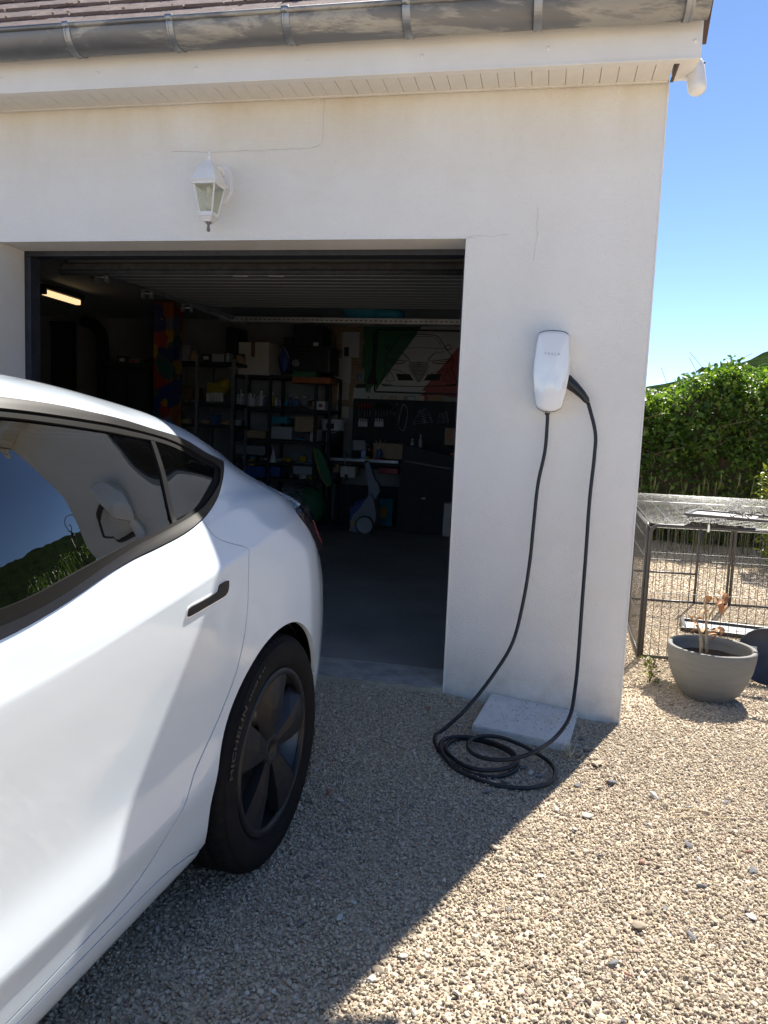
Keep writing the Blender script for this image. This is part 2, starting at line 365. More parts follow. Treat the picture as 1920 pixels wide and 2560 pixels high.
# ================================================================== the setting
def sstep(a, b, x): t = np.clip((np.asarray(x, float)-a)/(b-a), 0, 1); return t*t*(3-2*t)
def _vn(x, y, s, seed):
    """smooth value noise"""
    x = np.asarray(x, float)*s; y = np.asarray(y, float)*s; xi = np.floor(x); yi = np.floor(y); fx = x-xi; fy = y-yi
    fx = fx*fx*(3-2*fx); fy = fy*fy*(3-2*fy)
    def hsh(a, b): q = np.sin(a*127.1+b*311.7+seed*74.7)*43758.5453; return q-np.floor(q)
    return (hsh(xi, yi)*(1-fx)+hsh(xi+1, yi)*fx)*(1-fy)+(hsh(xi, yi+1)*(1-fx)+hsh(xi+1, yi+1)*fx)*fy-.5
def gz(x, y):
    """height of the gravel"""
    x = np.asarray(x, float); y = np.asarray(y, float)
    z = -.064 - .026*sstep(.05, .9, x) + .026*np.exp(-(y/.22)**2)*(1-sstep(-.05, .35, x))
    z = z + .012*_vn(x, y, 1.3, 1)+.010*_vn(x, y, 4., 2)+.004*_vn(x, y, 11., 3)
    z = z - .024*np.exp(-(((x-.36)/.34)**2+((y+.42)/.34)**2))
    return z
def g1(x, y): return float(gz(x, y))
xs = np.concatenate([[-700, -300, -120, -50, -20, -10, -6, -4], np.arange(-3, 6.001, .05), [7, 9, 13, 22, 50, 120, 300, 700]])
ys = np.concatenate([[-700, -300, -120, -50, -20, -11, -7], np.arange(-5.2, 8.01, .05), [9, 11, 16, 30, 60, 130, 300, 700]])
X, Y = np.meshgrid(xs, ys, indexing='ij'); Z = gz(X, Y)
nx, ny = X.shape; idx = np.arange(nx*ny).reshape(nx, ny)
q = np.stack([idx[:-1, :-1], idx[1:, :-1], idx[1:, 1:], idx[:-1, 1:]], -1).reshape(-1, 4)
me = bpy.data.meshes.new('ground'); me.from_pydata(np.stack([X, Y, Z], -1).reshape(-1, 3).tolist(), [], q.tolist()); me.polygons.foreach_set('use_smooth', [True]*len(q))
me.materials.append(MT['ground']); tag(link('ground', me), 'gravel yard', kind='structure')

def rock_mesh(seed, sub=2, flat=.6, rough=.35, name='rock'):
    r = np.random.default_rng(seed); bm = bmesh.new(); bmesh.ops.create_icosphere(bm, subdivisions=sub, radius=.5)
    dirs = r.normal(size=(9, 3)); dirs /= np.linalg.norm(dirs, axis=1)[:, None]; offs = r.uniform(.25, .43, 9)
    sc = np.array([1., r.uniform(.62, .9), r.uniform(flat*.75, flat)])
    for v in bm.verts:
        p = np.array(v.co)
        for d, o in zip(dirs, offs):         # chip facets off
            e = p@d-o
            if e > 0: p = p-d*e*.95
        p = p*(1+rough*.06*r.normal()); v.co = Vector(p*sc)
    m = bpy.data.meshes.new(name); bm.to_mesh(m); bm.free(); m.polygons.foreach_set('use_smooth', [False]*len(m.polygons)); return m
# loose gravel: uncountable, real pebbles scattered over the bed
rocks = bpy.data.collections.new('pebble_shapes')
for k in range(7):
    m = rock_mesh(100+k, 2, .72, .35, 'pebble'); m.materials.append(MT['gravel']); rocks.objects.link(bpy.data.objects.new('pebble', m))
def scatter(x0, x1, y0, y1, dens):
    n = int((x1-x0)*(y1-y0)*dens); p = np.c_[rng.uniform(x0, x1, n), rng.uniform(y0, y1, n)]; return p
def in_view(p, m):
    d = np.c_[p, gz(p[:, 0], p[:, 1])]-np.array(CAM); zc = d@BF; px = 960+FPX*(d@BR)/np.maximum(zc, .05); py = 1280-FPX*(d@BU)/np.maximum(zc, .05)
    return (zc > .3) & (px > -m) & (px < 1920+m) & (py < 2560+m)
pa = scatter(-1.0, 2.3, -2.7, 0.0, 23000); pb = scatter(.82, 5., 0.0, 3.2, 13000); pc_ = scatter(.82, 6, 3.2, 7., 2400)
keep_a = ~((pa[:, 1] > -.032) & (pa[:, 0] > -2.4) & (pa[:, 0] < .82)) & ~((pa[:, 0] < -.75) & (pa[:, 1] > -2.3) & (pa[:, 1] < -.9))
pa = pa[keep_a & in_view(pa, 420)]; pb = pb[in_view(pb, 420)]; pc_ = pc_[in_view(pc_, 300)]
thin = lambda p: p[rng.random(len(p)) < np.clip(1.12+1.1*_vn(p[:, 0], p[:, 1], 3.2, 55)+.5*_vn(p[:, 0], p[:, 1], 9, 56), .35, 1)]
pa, pb = thin(pa), thin(pb)
pts = np.r_[pa, pb, pc_]; n = len(pts); far = np.r_[np.zeros(len(pa)), np.zeros(len(pb)), np.ones(len(pc_))]
scl = .0098*np.exp(rng.normal(0, .26, n)); scl *= 1+.3*_vn(pts[:, 0], pts[:, 1], 2.3, 61); scl *= 1+.55*far; scl *= np.where(rng.random(n) < .02, 1.5, 1)
zz = gz(pts[:, 0], pts[:, 1])+rng.uniform(-.002, .006, n)
me = bpy.data.meshes.new('gravel'); me.vertices.add(n); me.vertices.foreach_set('co', np.c_[pts, zz].astype(np.float32).ravel())
rot = np.c_[rng.normal(0, .45, n), rng.normal(0, .45, n), rng.uniform(0, 6.283, n)]
a = me.attributes.new('rot', 'FLOAT_VECTOR', 'POINT'); a.data.foreach_set('vector', rot.astype(np.float32).ravel())
a = me.attributes.new('scl', 'FLOAT', 'POINT'); a.data.foreach_set('value', scl.astype(np.float32))
go = link('gravel', me); tag(go, 'loose beige gravel chippings covering the yard', 'gravel', kind='stuff')
ng = bpy.data.node_groups.new('scatter_pebbles', 'GeometryNodeTree')
ng.interface.new_socket('Geometry', in_out='INPUT', socket_type='NodeSocketGeometry'); ng.interface.new_socket('Geometry', in_out='OUTPUT', socket_type='NodeSocketGeometry')
gi = ng.nodes.new('NodeGroupInput'); gout = ng.nodes.new('NodeGroupOutput'); iop = ng.nodes.new('GeometryNodeInstanceOnPoints'); ci = ng.nodes.new('GeometryNodeCollectionInfo')
ci.inputs['Collection'].default_value = rocks; ci.inputs['Separate Children'].default_value = True; ci.inputs['Reset Children'].default_value = True
iop.inputs['Pick Instance'].default_value = True
na = ng.nodes.new('GeometryNodeInputNamedAttribute'); na.data_type = 'FLOAT_VECTOR'; na.inputs[0].default_value = 'rot'
nb = ng.nodes.new('GeometryNodeInputNamedAttribute'); nb.data_type = 'FLOAT'; nb.inputs[0].default_value = 'scl'
er = ng.nodes.new('FunctionNodeEulerToRotation')
L = ng.links.new
L(gi.outputs[0], iop.inputs['Points']); L(ci.outputs[0], iop.inputs['Instance']); L(na.outputs[0], er.inputs[0]); L(er.outputs[0], iop.inputs['Rotation']); L(nb.outputs[0], iop.inputs['Scale']); L(iop.outputs[0], gout.inputs[0])
go.modifiers.new('scatter', 'NODES').node_group = ng

# ================================================================== garage building
XC, OPW, OPH, RV, ZS = .8166, 2.400, 2.072, .214, 2.6965
B = thing('garage_building', 'white rendered garage with open doorway, zinc gutter and tiled roof', 'building', (0, 0, 0))
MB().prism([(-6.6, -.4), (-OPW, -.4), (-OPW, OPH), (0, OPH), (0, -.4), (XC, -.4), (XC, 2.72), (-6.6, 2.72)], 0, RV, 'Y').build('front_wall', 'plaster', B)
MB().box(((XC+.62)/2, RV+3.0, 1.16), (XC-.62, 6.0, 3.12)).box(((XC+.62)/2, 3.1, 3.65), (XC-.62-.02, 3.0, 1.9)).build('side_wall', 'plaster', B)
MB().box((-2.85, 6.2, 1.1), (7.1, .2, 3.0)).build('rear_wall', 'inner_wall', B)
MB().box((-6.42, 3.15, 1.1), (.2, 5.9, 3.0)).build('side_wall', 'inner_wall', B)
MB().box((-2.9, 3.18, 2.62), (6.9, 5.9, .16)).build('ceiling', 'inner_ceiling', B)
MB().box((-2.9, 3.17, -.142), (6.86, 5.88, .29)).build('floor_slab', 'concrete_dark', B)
th = MB(); th.hexa([(-2.398, -.028, -.25), (-.002, -.024, -.25), (-.002, .226, -.25), (-2.398, .226, -.25)], [(-2.398, -.020, -.004), (-.002, -.016, -.006), (-.002, .226, .000), (-2.398, .226, .000)]); th.build('threshold', 'threshold', B)
lp = MB()
for i in range(80):
    xa, xb = -2.398+i*.03, -2.398+(i+1)*.03; za, zb_ = -.010-.006*random.random(), -.010-.006*random.random()
    lp.hexa([(xa, -.046-.006*random.random(), -.12), (xb, -.046-.006*random.random(), -.12), (xb, -.0285, -.12), (xa, -.0285, -.12)], [(xa, -.038, za), (xb, -.038, za), (xb, -.0285, za+.004), (xa, -.0285, za+.004)])
lp.build('cement_lip', 'cement_lip', B)
# interior faces of the front wall beside the opening
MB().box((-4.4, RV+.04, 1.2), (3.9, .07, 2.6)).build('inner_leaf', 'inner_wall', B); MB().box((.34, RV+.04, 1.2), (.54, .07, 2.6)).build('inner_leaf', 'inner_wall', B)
# PVC corner beads: the pale edges of the render
for nm, c, d in (('corner_bead', (.0015, -.001, OPH/2-.03), (.007, .006, OPH+.06)), ('corner_bead', (-OPW/2, -.001, OPH-.0005), (OPW+.01, .006, .007)), ('corner_bead', (-OPW-.0015, -.001, OPH/2-.1), (.007, .006, OPH+.12)), ('corner_bead', (XC-.001, .0008, 1.29), (.007, .007, 2.81))):
    MB().box(c, d, bev=.0015).build(nm, 'white_pvc', B)
# door frame (steel angle) behind the reveal
fr = MB().box((-OPW+.001, RV+.045, 1.03), (.066, .08, 2.03)).build('door_frame', 'frame_dark', B)
MB().box((.001, RV+.045, 1.03), (.066, .08, 2.03)).build('door_frame', 'frame_dark', B); MB().box((-OPW/2, RV+.045, OPH+.012), (OPW+.07, .08, .075)).build('door_frame', 'frame_dark', B)
# soffit: separate PVC planks with nail heads
sf = MB().box((-2.9, -.107, ZS+.0195), (7.4, .205, .016)).build('soffit', 'soffit_pvc', B)
x = XC-.004; first = None
while x > -6.5:
    if first is None:
        first = MB().box((0, 0, 0), (.0682, .208, .008), bev=.0015).build('soffit_plank', 'soffit_pvc', sf); o = first
    else:
        o = first.copy(); COL.objects.link(o)
    o.location = (x-.035, -.1085, ZS+.006+random.uniform(-.0008, .0008)); x -= .0702
nm = MB(); x = XC-.004
while x > -3.2: nm.sphere((x-.035+.012, -.016, ZS+.0015), (.004, .004, .002), 8, 4); x -= .0702
tag(nm.build('nail_heads', 'sticker_grey', sf), kind='stuff')
MB().box((-2.9, -.012, ZS+.002), (7.42, .014, .010), bev=.002).build('edge_trim', 'soffit_pvc', sf)
# fascia, with a folded lower lip
MB().box((-2.88, -.226, 2.802), (7.56, .018, .225), bev=.002).box((-2.88, -.2205, 2.6855), (7.56, .037, .008), bev=.002).build('fascia_board', 'white_pvc', B)
MB().box((.861, -.108, 2.80), (.076, .212, .20), bev=.002).build('eave_end_cap', 'white_pvc', B)
MB().box((.826, -.108, 2.700), (.012, .21, .008)).build('soffit_edge_gap', 'verge_brown', B)
for xq in (-2.73, -2.23, -1.73, -1.251, -.74, -.242, .269, .829):
    MB().sphere((xq+.045, -.236, 2.752+random.uniform(-.004, .004)), (.008, .005, .008), 10, 6).build('screw_cap', 'white_pvc', B)
# gutter: half-round zinc with rolled front bead, hung on straps
GY, GZc, GR = -.318, 2.872, .081
arc = [(GY+GR*math.cos(t), GZc+GR*math.sin(t)) for t in np.linspace(math.pi, 2*math.pi, 25)]
arc2 = [(GY+(GR-.003)*math.cos(t), GZc+.004+(GR-.003)*math.sin(t)) for t in np.linspace(2*math.pi, math.pi, 25)]
gt = MB().prism(arc+arc2, -6.7, .902, 'X', smooth=True)
gt.tube([(-6.7, GY-GR-.004, GZc+.004), (.902, GY-GR-.004, GZc+.004)], .011, 10)
gt.prism([(GY+(GR-.002)*math.cos(t), GZc+(GR-.002)*math.sin(t)) for t in np.linspace(math.pi, 2*math.pi, 25)], .896, .900, 'X')
gut = gt.build('gutter', 'zinc', B)
def band(r0, r1, x0, x1, mb):
    a_ = [(GY+r1*math.cos(t), GZc+r1*math.sin(t)) for t in np.linspace(math.pi*.97, 2*math.pi, 22)]; b_ = [(GY+r0*math.cos(t), GZc+r0*math.sin(t)) for t in np.linspace(2*math.pi, math.pi*.97, 22)]
    mb.prism(a_+b_, x0, x1, 'X', smooth=False)
br0 = None
for xq in (-3.73, -3.23, -2.73, -2.23, -1.73, -1.251, -.74, -.242, .269, .829):
    if br0 is None:
        mb = MB(); band(GR+.0005, GR+.003, -.016, .016, mb); band(GR+.0032, GR+.006, -.0145, -.008, mb); band(GR+.0032, GR+.006, .008, .0145, mb)
        mb.tube([(-.016, GY-GR-.004, GZc+.006), (.016, GY-GR-.004, GZc+.006)], .0145, 10)
        br0 = mb.build('gutter_bracket', 'galv', gut); br = br0
    else: br = br0.copy(); COL.objects.link(br)
    br.location = (xq, 0, 0); br.rotation_euler = (0, 0, random.uniform(-.01, .01))
# roof: slab, then real tiles on the lower courses
SL = R(38); ex = .235; y0, z0 = -.285, 2.925
def rp(d, h, x): return Vector((x, y0+d*math.cos(SL)-h*math.sin(SL), z0+d*math.sin(SL)+h*math.cos(SL)))
rm = MB(); rm.hexa([rp(.03, -.06, -6.8), rp(.03, -.06, .90), rp(4.3, -.06, .90), rp(4.3, -.06, -6.8)], [rp(.03, -.012, -6.8), rp(.03, -.012, .90), rp(4.3, -.012, .90), rp(4.3, -.012, -6.8)])
rd = rp(4.3, -.06, 0); rm.hexa([(-6.8, rd.y, rd.z), (.9, rd.y, rd.z), (.9, rd.y+3.4, rd.z-2.6), (-6.8, rd.y+3.4, rd.z-2.6)], [(-6.8, rd.y, rd.z+.05), (.9, rd.y, rd.z+.05), (.9, rd.y+3.4, rd.z-2.55), (-6.8, rd.y+3.4, rd.z-2.55)])
roof = rm.build('roof', 'clay_tile', B)
tile0 = MB().box((0, .16, 0), (.189, .32, .014), bev=.003).build('tile', 'clay_tile', roof); first = True
for k in range(4):
    x = .80-(.095 if k % 2 else 0)
    while x > -3.3:
        o = tile0 if first else tile0.copy()
        if not first: COL.objects.link(o)
        first = False
        p = rp(k*ex+random.uniform(-.006, .006), .008+.003*random.random(), x+random.uniform(-.002, .002)); o.location = p
        o.rotation_euler = (SL-.055, random.uniform(-.006, .006), random.uniform(-.012, .012)); x -= .194
up = MB(); up.hexa([rp(4*ex-.02, -.01, -6.8), rp(4*ex-.02, -.01, .9), rp(4.3, -.01, .9), rp(4.3, -.01, -6.8)], [rp(4*ex-.02, .02, -6.8), rp(4*ex-.02, .02, .9), rp(4.3, .012, .9), rp(4.3, .012, -6.8)]); up.build('upper_courses', 'clay_tile', roof)
mo = MB()
for k in range(34):
    p = rp(random.choice([0, 1, 2])*ex+random.uniform(-.01, .02), .02, random.uniform(-2.9, -.6)); mo.sphere(p, (random.uniform(.004, .011), random.uniform(.004, .008), .004), 8, 5)
tag(mo.build('moss', 'moss', roof), kind='stuff')
MB().hexa([rp(.0, -.20, .904), rp(.0, -.20, .926), rp(4.3, -.20, .926), rp(4.3, -.20, .904)], [rp(.0, .03, .904), rp(.0, .03, .926), rp(4.3, .03, .926), rp(4.3, .03, .904)]).build('verge_board', 'verge_brown', roof)
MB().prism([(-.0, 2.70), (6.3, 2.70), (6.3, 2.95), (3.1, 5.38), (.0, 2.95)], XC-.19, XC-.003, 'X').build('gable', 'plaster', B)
# hairline cracks in the render
def crack(pix, wd=.0008):
    P = [at(px, py, 1, -.0012) for px, py in pix]; P = [p+Vector((random.uniform(-.003, .003), 0, random.uniform(-.003, .003))) for p in smooth_path(P, 5)]
    mb = MB(); mb.tube(P, [wd*random.uniform(.5, 1.2) for _ in P], 4); mb.build('crack', 'crack_grey', B)
crack([(812, 246), (808, 290), (808, 335), (800, 362), (770, 370), (720, 372), (650, 376), (560, 380), (480, 378), (430, 379)])
crack([(1172, 592), (1195, 588), (1225, 590), (1270, 587)], .0006); crack([(1347, 520), (1342, 560), (1343, 590), (1336, 620), (1334, 650)], .0006)
crack([(1195, 596), (1168, 594)], .0006)

# ------------------------------------------------------------------ raised sectional door inside
D = thing('overhead_door', 'raised pale ribbed sectional door hanging under the garage ceiling', 'garage door', (0, 0, 0))
def dz(y): return 2.045+.06*(y-.45)/1.8
yy = .50; k = 0
p0 = None; pw = .132; rb0 = None
while yy < 2.45:
    o = MB().box((0, 0, 0), (2.28, pw-.006, .022), bev=.003).build('slat', 'door_paint', D) if p0 is None else p0.copy()
    if p0 is not None: COL.objects.link(o)
    p0 = p0 or o; o.location = (-1.2, yy+pw/2, dz(yy)+.035); o.rotation_euler = (math.atan(.06/1.8), 0, 0)
    rb = MB().box((0, 0, 0), (2.28, .006, .005), bev=.001).build('rib', 'rib_lit', D) if rb0 is None else rb0.copy()
    if rb0 is not None: COL.objects.link(rb)
    rb0 = rb0 or rb; rb.location = (-1.2, yy, dz(yy)+.0225); yy += pw
MB().box((-1.2, 1.48, dz(1.48)+.056), (2.26, 2.0, .012), rx=math.atan(.06/1.8)).build('backing', 'frame_dark', D)
MB().box((-1.2, .475, 2.035), (2.30, .045, .06), bev=.012).tube([(-2.35, .455, 2.012), (-.05, .455, 2.012)], .016, 8).build('bottom_seal', 'seal_dark', D)
MB().box((-1.2, .40, 2.085), (2.31, .03, .035), bev=.006).build('edge_rail', 'frame_dark', D)
for px in (595, 685):
    p = at(px, 687, 2, 2.0); MB().box((p[0], p[1]+.02, 2.012), (.085, .05, .028), bev=.004).build('latch_block', 'white_plastic', D)
for sx in (-2.37, -.03):
    MB().box((sx, 1.85, 2.13), (.05, 3.0, .012)).box((sx-.022, 1.85, 2.115), (.004, 3.0, .04)).build('track', 'galv', D)
for yk in (.8, 1.35, 1.95):
    MB().box((-2.30, yk, 2.07), (.07, .05, .004)).box((-2.335, yk, 2.045), (.004, .05, .055)).box((-2.27, yk, 2.045), (.004, .05, .055)).tube([(-2.37, yk, 2.05), (-2.26, yk, 2.05)], .008, 8).build('roller_bracket', 'galv', D)
cb = MB().box((-1.25, 3.0, 2.118), (2.5, .004, .042)).box((-1.25, 3.02, 2.139), (2.5, .04, .004)).build('perforated_rail', 'galv', D)
sl_ = MB()
for i in range(56): sl_.box((-2.42+i*.0435, 2.996, 2.118), (.022, .004, .008))
tag(sl_.build('slots', 'line_black', cb), kind='stuff')
for sx in (-2.42, -.1): MB().box((sx, 3.02, 2.33), (.03, .004, .42)).build('hanger', 'galv', D)

# ================================================================== things on the wall
# lantern
LX, LY = float(at(474, 462, 1, -.18)[0]+at(543, 454, 1, -.18)[0])/2, -.135
Ln = thing('wall_lantern', 'white four-sided lantern with glass panes on wall above doorway', 'lantern', (LX, 0, 2.282))
Ln.scale = (.80, .88, 1.0)
def frustum(mb, h0, z0, h1, z1, cx=0, cy=LY):
    mb.hexa([(cx-h0, cy-h0, z0), (cx+h0, cy-h0, z0), (cx+h0, cy+h0, z0), (cx-h0, cy+h0, z0)], [(cx-h1, cy-h1, z1), (cx+h1, cy-h1, z1), (cx+h1, cy+h1, z1), (cx-h1, cy+h1, z1)]); return mb
mb = MB(); frustum(mb, .074, .006, .080, .012); frustum(mb, .080, .0122, .078, .020)
pr = [(.069, .0202), (.066, .033), (.056, .058), (.044, .080), (.034, .092), (.030, .100)]
for (a0, b0), (a1, b1) in zip(pr, pr[1:]): frustum(mb, a0, b0+.0001, a1, b1)
frustum(mb, .024, .1002, .020, .108); mb.build('cap', 'white_metal', Ln)
MB().lathe([(.0, .106), (.012, .106), (.013, .115), (.010, .128), (.012, .130), (.006, .136), (.008, .146), (.009, .156), (.0, .158)], (0, LY, 0), 14).build('finial', 'white_metal', Ln)
top, bot, tz, bz = .064, .037, .004, -.128
for sx in (-1, 1):
    for sy in (-1, 1):
        MB().tube([(sx*top, LY+sy*top, tz), (sx*bot, LY+sy*bot, bz)], .0052, 4, smooth=False).build('corner_bar', 'white_metal', Ln)
mb = MB()
for hh, zq in ((top+.003, tz-.002), (bot+.003, bz+.002)):
    for sx, sy in ((0, -1), (0, 1), (1, 0), (-1, 0)): mb.box((sx*hh, LY+sy*hh, zq), (hh*2+.006 if sx == 0 else .008, hh*2+.006 if sy == 0 else .008, .010))
mb.build('frame', 'white_metal', Ln)
for sx, sy in ((0, -1), (0, 1), (1, 0), (-1, 0)):
    def c_(hh, e, zq): return (sx*hh+(e*hh if sx == 0 else 0), LY+sy*hh+(e*hh if sy == 0 else 0), zq)
    MB().add([c_(bot, -1, bz), c_(bot, 1, bz), c_(top, 1, tz), c_(top, -1, tz)], [(0, 1, 2, 3)]).build('pane', 'lantern_glass', Ln, fix=False)
mb = MB(); frustum(mb, .043, -.139, .041, -.1281); frustum(mb, .030, -.150, .040, -.1392); frustum(mb, .022, -.160, .028, -.1502); mb.build('base', 'white_metal', Ln)
MB().lathe([(0, -.160), (.016, -.1605), (.017, -.164), (.009, -.170), (.0065, -.178), (.009, -.186), (.011, -.194), (.008, -.201), (0, -.203)], (0, LY, 0), 14).build('drop_finial', 'grey_cap', Ln)
MB().lathe([(0, .0), (.014, .0), (.014, -.03), (.012, -.032)], (0, LY, 0), 14).build('lamp_holder', 'white_plastic', Ln)
MB().lathe([(.010, -.032), (.013, -.045), (.022, -.062), (.026, -.082), (.020, -.102), (0, -.110)], (0, LY, 0), 16).build('bulb', 'white_plastic', Ln)
ov = [(.052*math.cos(t), .030+.088*math.sin(t)) for t in np.linspace(0, 2*math.pi, 32, endpoint=False)]
ov2 = [(.044*math.cos(t), .030+.080*math.sin(t)) for t in np.linspace(0, 2*math.pi, 32, endpoint=False)]
MB().prism(ov, -.010, -.001, 'Y').prism(ov2, -.022, -.0102, 'Y').build('back_plate', 'white_metal', Ln, loc=(.035, 0, .01))
MB().tube(smooth_path([(.03, -.018, .085), (.028, -.045, .100), (.016, -.085, .098), (.0, -.118, .080), (0, LY+.02, .070)], 5), .0125, 10).build('arm', 'white_metal', Ln)
MB().sphere((.052, -.0235, .02), (.005, .002, .005), 8, 4).sphere((.028, -.0235, .072), (.005, .002, .005), 8, 4).build('screw', 'sticker_grey', Ln)

# security camera under the eave corner
S = thing('security_camera', 'white capsule security camera under the right eave corner', 'camera', (.905, -.045, 2.70))
ax = Vector((.10, -.30, -.95)).normalized(); mq = ax.to_track_quat('Z', 'Y').to_matrix()
MB().lathe([(0, -.070), (.022, -.0695), (.032, -.065), (.0365, -.055), (.0375, -.02), (.0375, .04), (.036, .055), (.031, .066), (.018, .072), (0, .073)], (.010, -.005, -.008), 28, mtx=mq).build('body', 'white_plastic', S)
MB().lathe([(0, .0), (.021, .0), (.021, .005), (.012, .006), (0, .006)], Vector((.008, -.005, 0))+ax*-.069, 20, mtx=mq).build('lens_cover', 'gloss_black', S)
MB().tube([(-.05, .03, .062), (-.02, .02, .062), (.0, .008, .052)], .011, 10).box((-.045, .03, .068), (.07, .06, .012), bev=.003).build('bracket', 'white_plastic', S)
mb = MB()
for k, (w_, dz_, a0) in enumerate([(.016, .012, -.3), (.022, .002, .35), (.012, -.010, .2), (.018, -.018, -.2)]):
    t = -math.pi/2+a0+.1; nrm = mq @ Vector((0, 0, 1))
    for j in range(4):
        tt = R(205)+a0+(j-1.5)*w_/.0355/4; rad = mq @ Vector((math.cos(tt), math.sin(tt), 0)); tan = mq @ Vector((-math.sin(tt), math.cos(tt), 0)); c = Vector((.010, -.005, -.008))+rad*.0380+ax*(dz_+.012)
        e = tan*(w_/8.6); g_ = ax*.0014; mb.add([c-e-g_, c+e-g_, c+e+g_, c-e+g_], [(0, 1, 2, 3)])
mb.build('printed_label', 'sticker_grey', S, fix=False)
MB().sphere((.034, -.033, .035), .004, 8, 5).sphere((-.02, -.03, .035), .004, 8, 5).build('screw', 'line_black', S)

# wall charger
CX, CZ = .409, 1.4835
Ch = thing('wall_charger', 'white wall-mounted car charger with black cable and plug', 'charger', (CX, 0, CZ))
HH = .1725
def outline(sc=1.0, n=64):
    """tapered shield outline, rounded corners: x half-width against height"""
    hw = [(-1., .050), (-.85, .057), (-.5, .0685), (-.1, .0765), (.2, .0765), (.6, .0715), (.85, .0665), (1., .0640)]
    zs = [h[0] for h in hw]; ws = [h[1] for h in hw]; P = []
    def wv(t): return float(np.interp(t, zs, ws))
    side = []
    for t in np.linspace(-1, 1, 41):
        e = max(0, abs(t)-.90)/.10; side.append((wv(t)-.018*(1-math.sqrt(max(0, 1-e*e))), t*HH+(-.004 if t > 0 else .004)*0))
    topc = [(x, HH+.0035*(1-(x/.046)**2)) for x in np.linspace(.044, -.044, 9)]; botc = [(x, -HH-.006*(1-(x/.034)**2)) for x in np.linspace(-.030, .030, 9)]
    return [(x*sc, z*sc) for x, z in side]+[(x*sc, z*sc) for x, z in topc]+[(-x*sc, z*sc) for x, z in side[::-1]]+[(x*sc, z*sc) for x, z in botc]
OL = outline(); n_ = len(OL); vs = []; fs = []
lay = [(-.0015, .95), (-.02, .965), (-.05, .985), (-.075, 1.0), (-.092, 1.0), (-.0975, .992), (-.0995, .982)]
for yq, sc in lay: vs += [(x*sc, yq, z*(1-(1-sc)*.45)) for x, z in OL]
for i in range(len(lay)-1): fs += [(i*n_+k, (i+1)*n_+k, (i+1)*n_+(k+1) % n_, i*n_+(k+1) % n_) for k in range(n_)]
fs.append(tuple(range(n_))); MB().add(vs, fs, True).build('housing', 'white_plastic', Ch)
# glossy front plate, gently domed across the lower half
vs = []; fs = []; rings = [.982, .972, .90, .78, .62, .45, .28, .12]
for i, sc in enumerate(rings):
    for x, z in OL:
        xx, z2 = x*sc, z*sc*(1 if i else 1-.0081); low = max(0., -(z2+.01)/.16)
        vs.append((xx, -.0997-(.0 if i == 0 else .0022)-.012*(1-sc**2)*(1-.2*low)-.010*low*(1-(xx/.07)**2)*(1-sc**2), z2))
for i in range(len(rings)-1): fs += [(i*n_+k, (i+1)*n_+k, (i+1)*n_+(k+1) % n_, i*n_+(k+1) % n_) for k in range(n_)]
fs.append(tuple(range((len(rings)-1)*n_, len(rings)*n_)))
def m_face():
    m, t, p = _nodes('white_glass_face'); p.inputs['Base Color'].default_value = (.76, .77, .78, 1); p.inputs['Roughness'].default_value = .22
    p.inputs['Coat Weight'].default_value = 1.; p.inputs['Coat Roughness'].default_value = .02; p.inputs['Coat IOR'].default_value = 1.7
    _bump(t, p, _noise(t, 7, 2, .5), .05, .01); return m
MT['face'] = m_face()
fp = MB().add(vs, fs, True).build('front_plate', 'face', Ch)
lm = text_mesh('TESLA', .0145, .0003, 1.95); lm.materials.append(MT['lettering_grey'])
lg = link('lettering', lm, fp, (0, -.1146, .072), (math.pi/2, 0, 0))
# plug resting in the right-hand holster
hp = smooth_path([(.064, -.055, -.030), (.080, -.058, -.044), (.108, -.062, -.066), (.140, -.066, -.096), (.166, -.068, -.128)], 5)
rr = np.interp(np.linspace(0, 1, len(hp)), [0, .12, .4, .7, .9, .93, 1], [.026, .0285, .0255, .019, .0145, .0115, .0095])
MB().tube(hp, list(rr), 16).build('plug_handle', 'black_plastic', Ch); MB().box((.071, -.055, -.038), (.012, .05, .062), rz=0, ry=-.25, bev=.006).build('holster', 'black_matte', Ch)
def gp(cx, cy, z): return at(1040+cx*.3134, 1640+cy*.3134, 2, z)
A = [at(px, py, 1, yq) for px, py, yq in [(1369, 1024, -.055), (1368, 1060, -.056), (1362, 1130, -.062), (1345, 1210, -.075), (1334, 1310, -.09), (1325, 1400, -.105), (1308, 1505, -.13), (1282, 1605, -.18), (1238, 1680, -.25), (1175, 1762, -.36)]]
g0 = [(235, 575, .012), (165, 625, .0), (150, 690, -.002), (200, 790, -.002), (330, 890, -.002), (480, 950, -.002), (640, 965, -.001), (760, 930, .0), (815, 870, .001), (770, 790, .002), (650, 720, .003), (480, 672, .004), (350, 660, .004), (262, 695, .006), (238, 745, .008), (285, 805, .010), (400, 880, .011), (550, 912, .012), (700, 900, .013), (790, 862, .015), (806, 810, .016), (740, 742, .015), (600, 684, .014), (450, 650, .013), (330, 645, .012), (235, 660, .010), (193, 705, .008), (205, 770, .008), (290, 880, .010), (450, 965, .007), (650, 1032, .003), (900, 1052, .0), (1075, 1003, -.002), (1110, 925, -.003), (1060, 845, .000), (960, 775, .006), (850, 715, .016), (700, 656, .022), (560, 637, .023), (450, 662, .023), (414, 712, .022), (450, 776, .024), (560, 818, .026), (720, 827, .030), (870, 793, .038), (970, 748, .052)]
G = [gp(a_, b_, -.086+.0130+dz_*1.3) for a_, b_, dz_ in g0]
Bk = [at(px, py, 1, yq) for px, py, yq in [(1390, 1842, -.46), (1425, 1790, -.36), (1438, 1720, -.27), (1446, 1640, -.2), (1456, 1500, -.15), (1465, 1380, -.115), (1474, 1250, -.09), (1486, 1140, -.075), (1488, 1080, -.07), (1482, 1030, -.068)]]
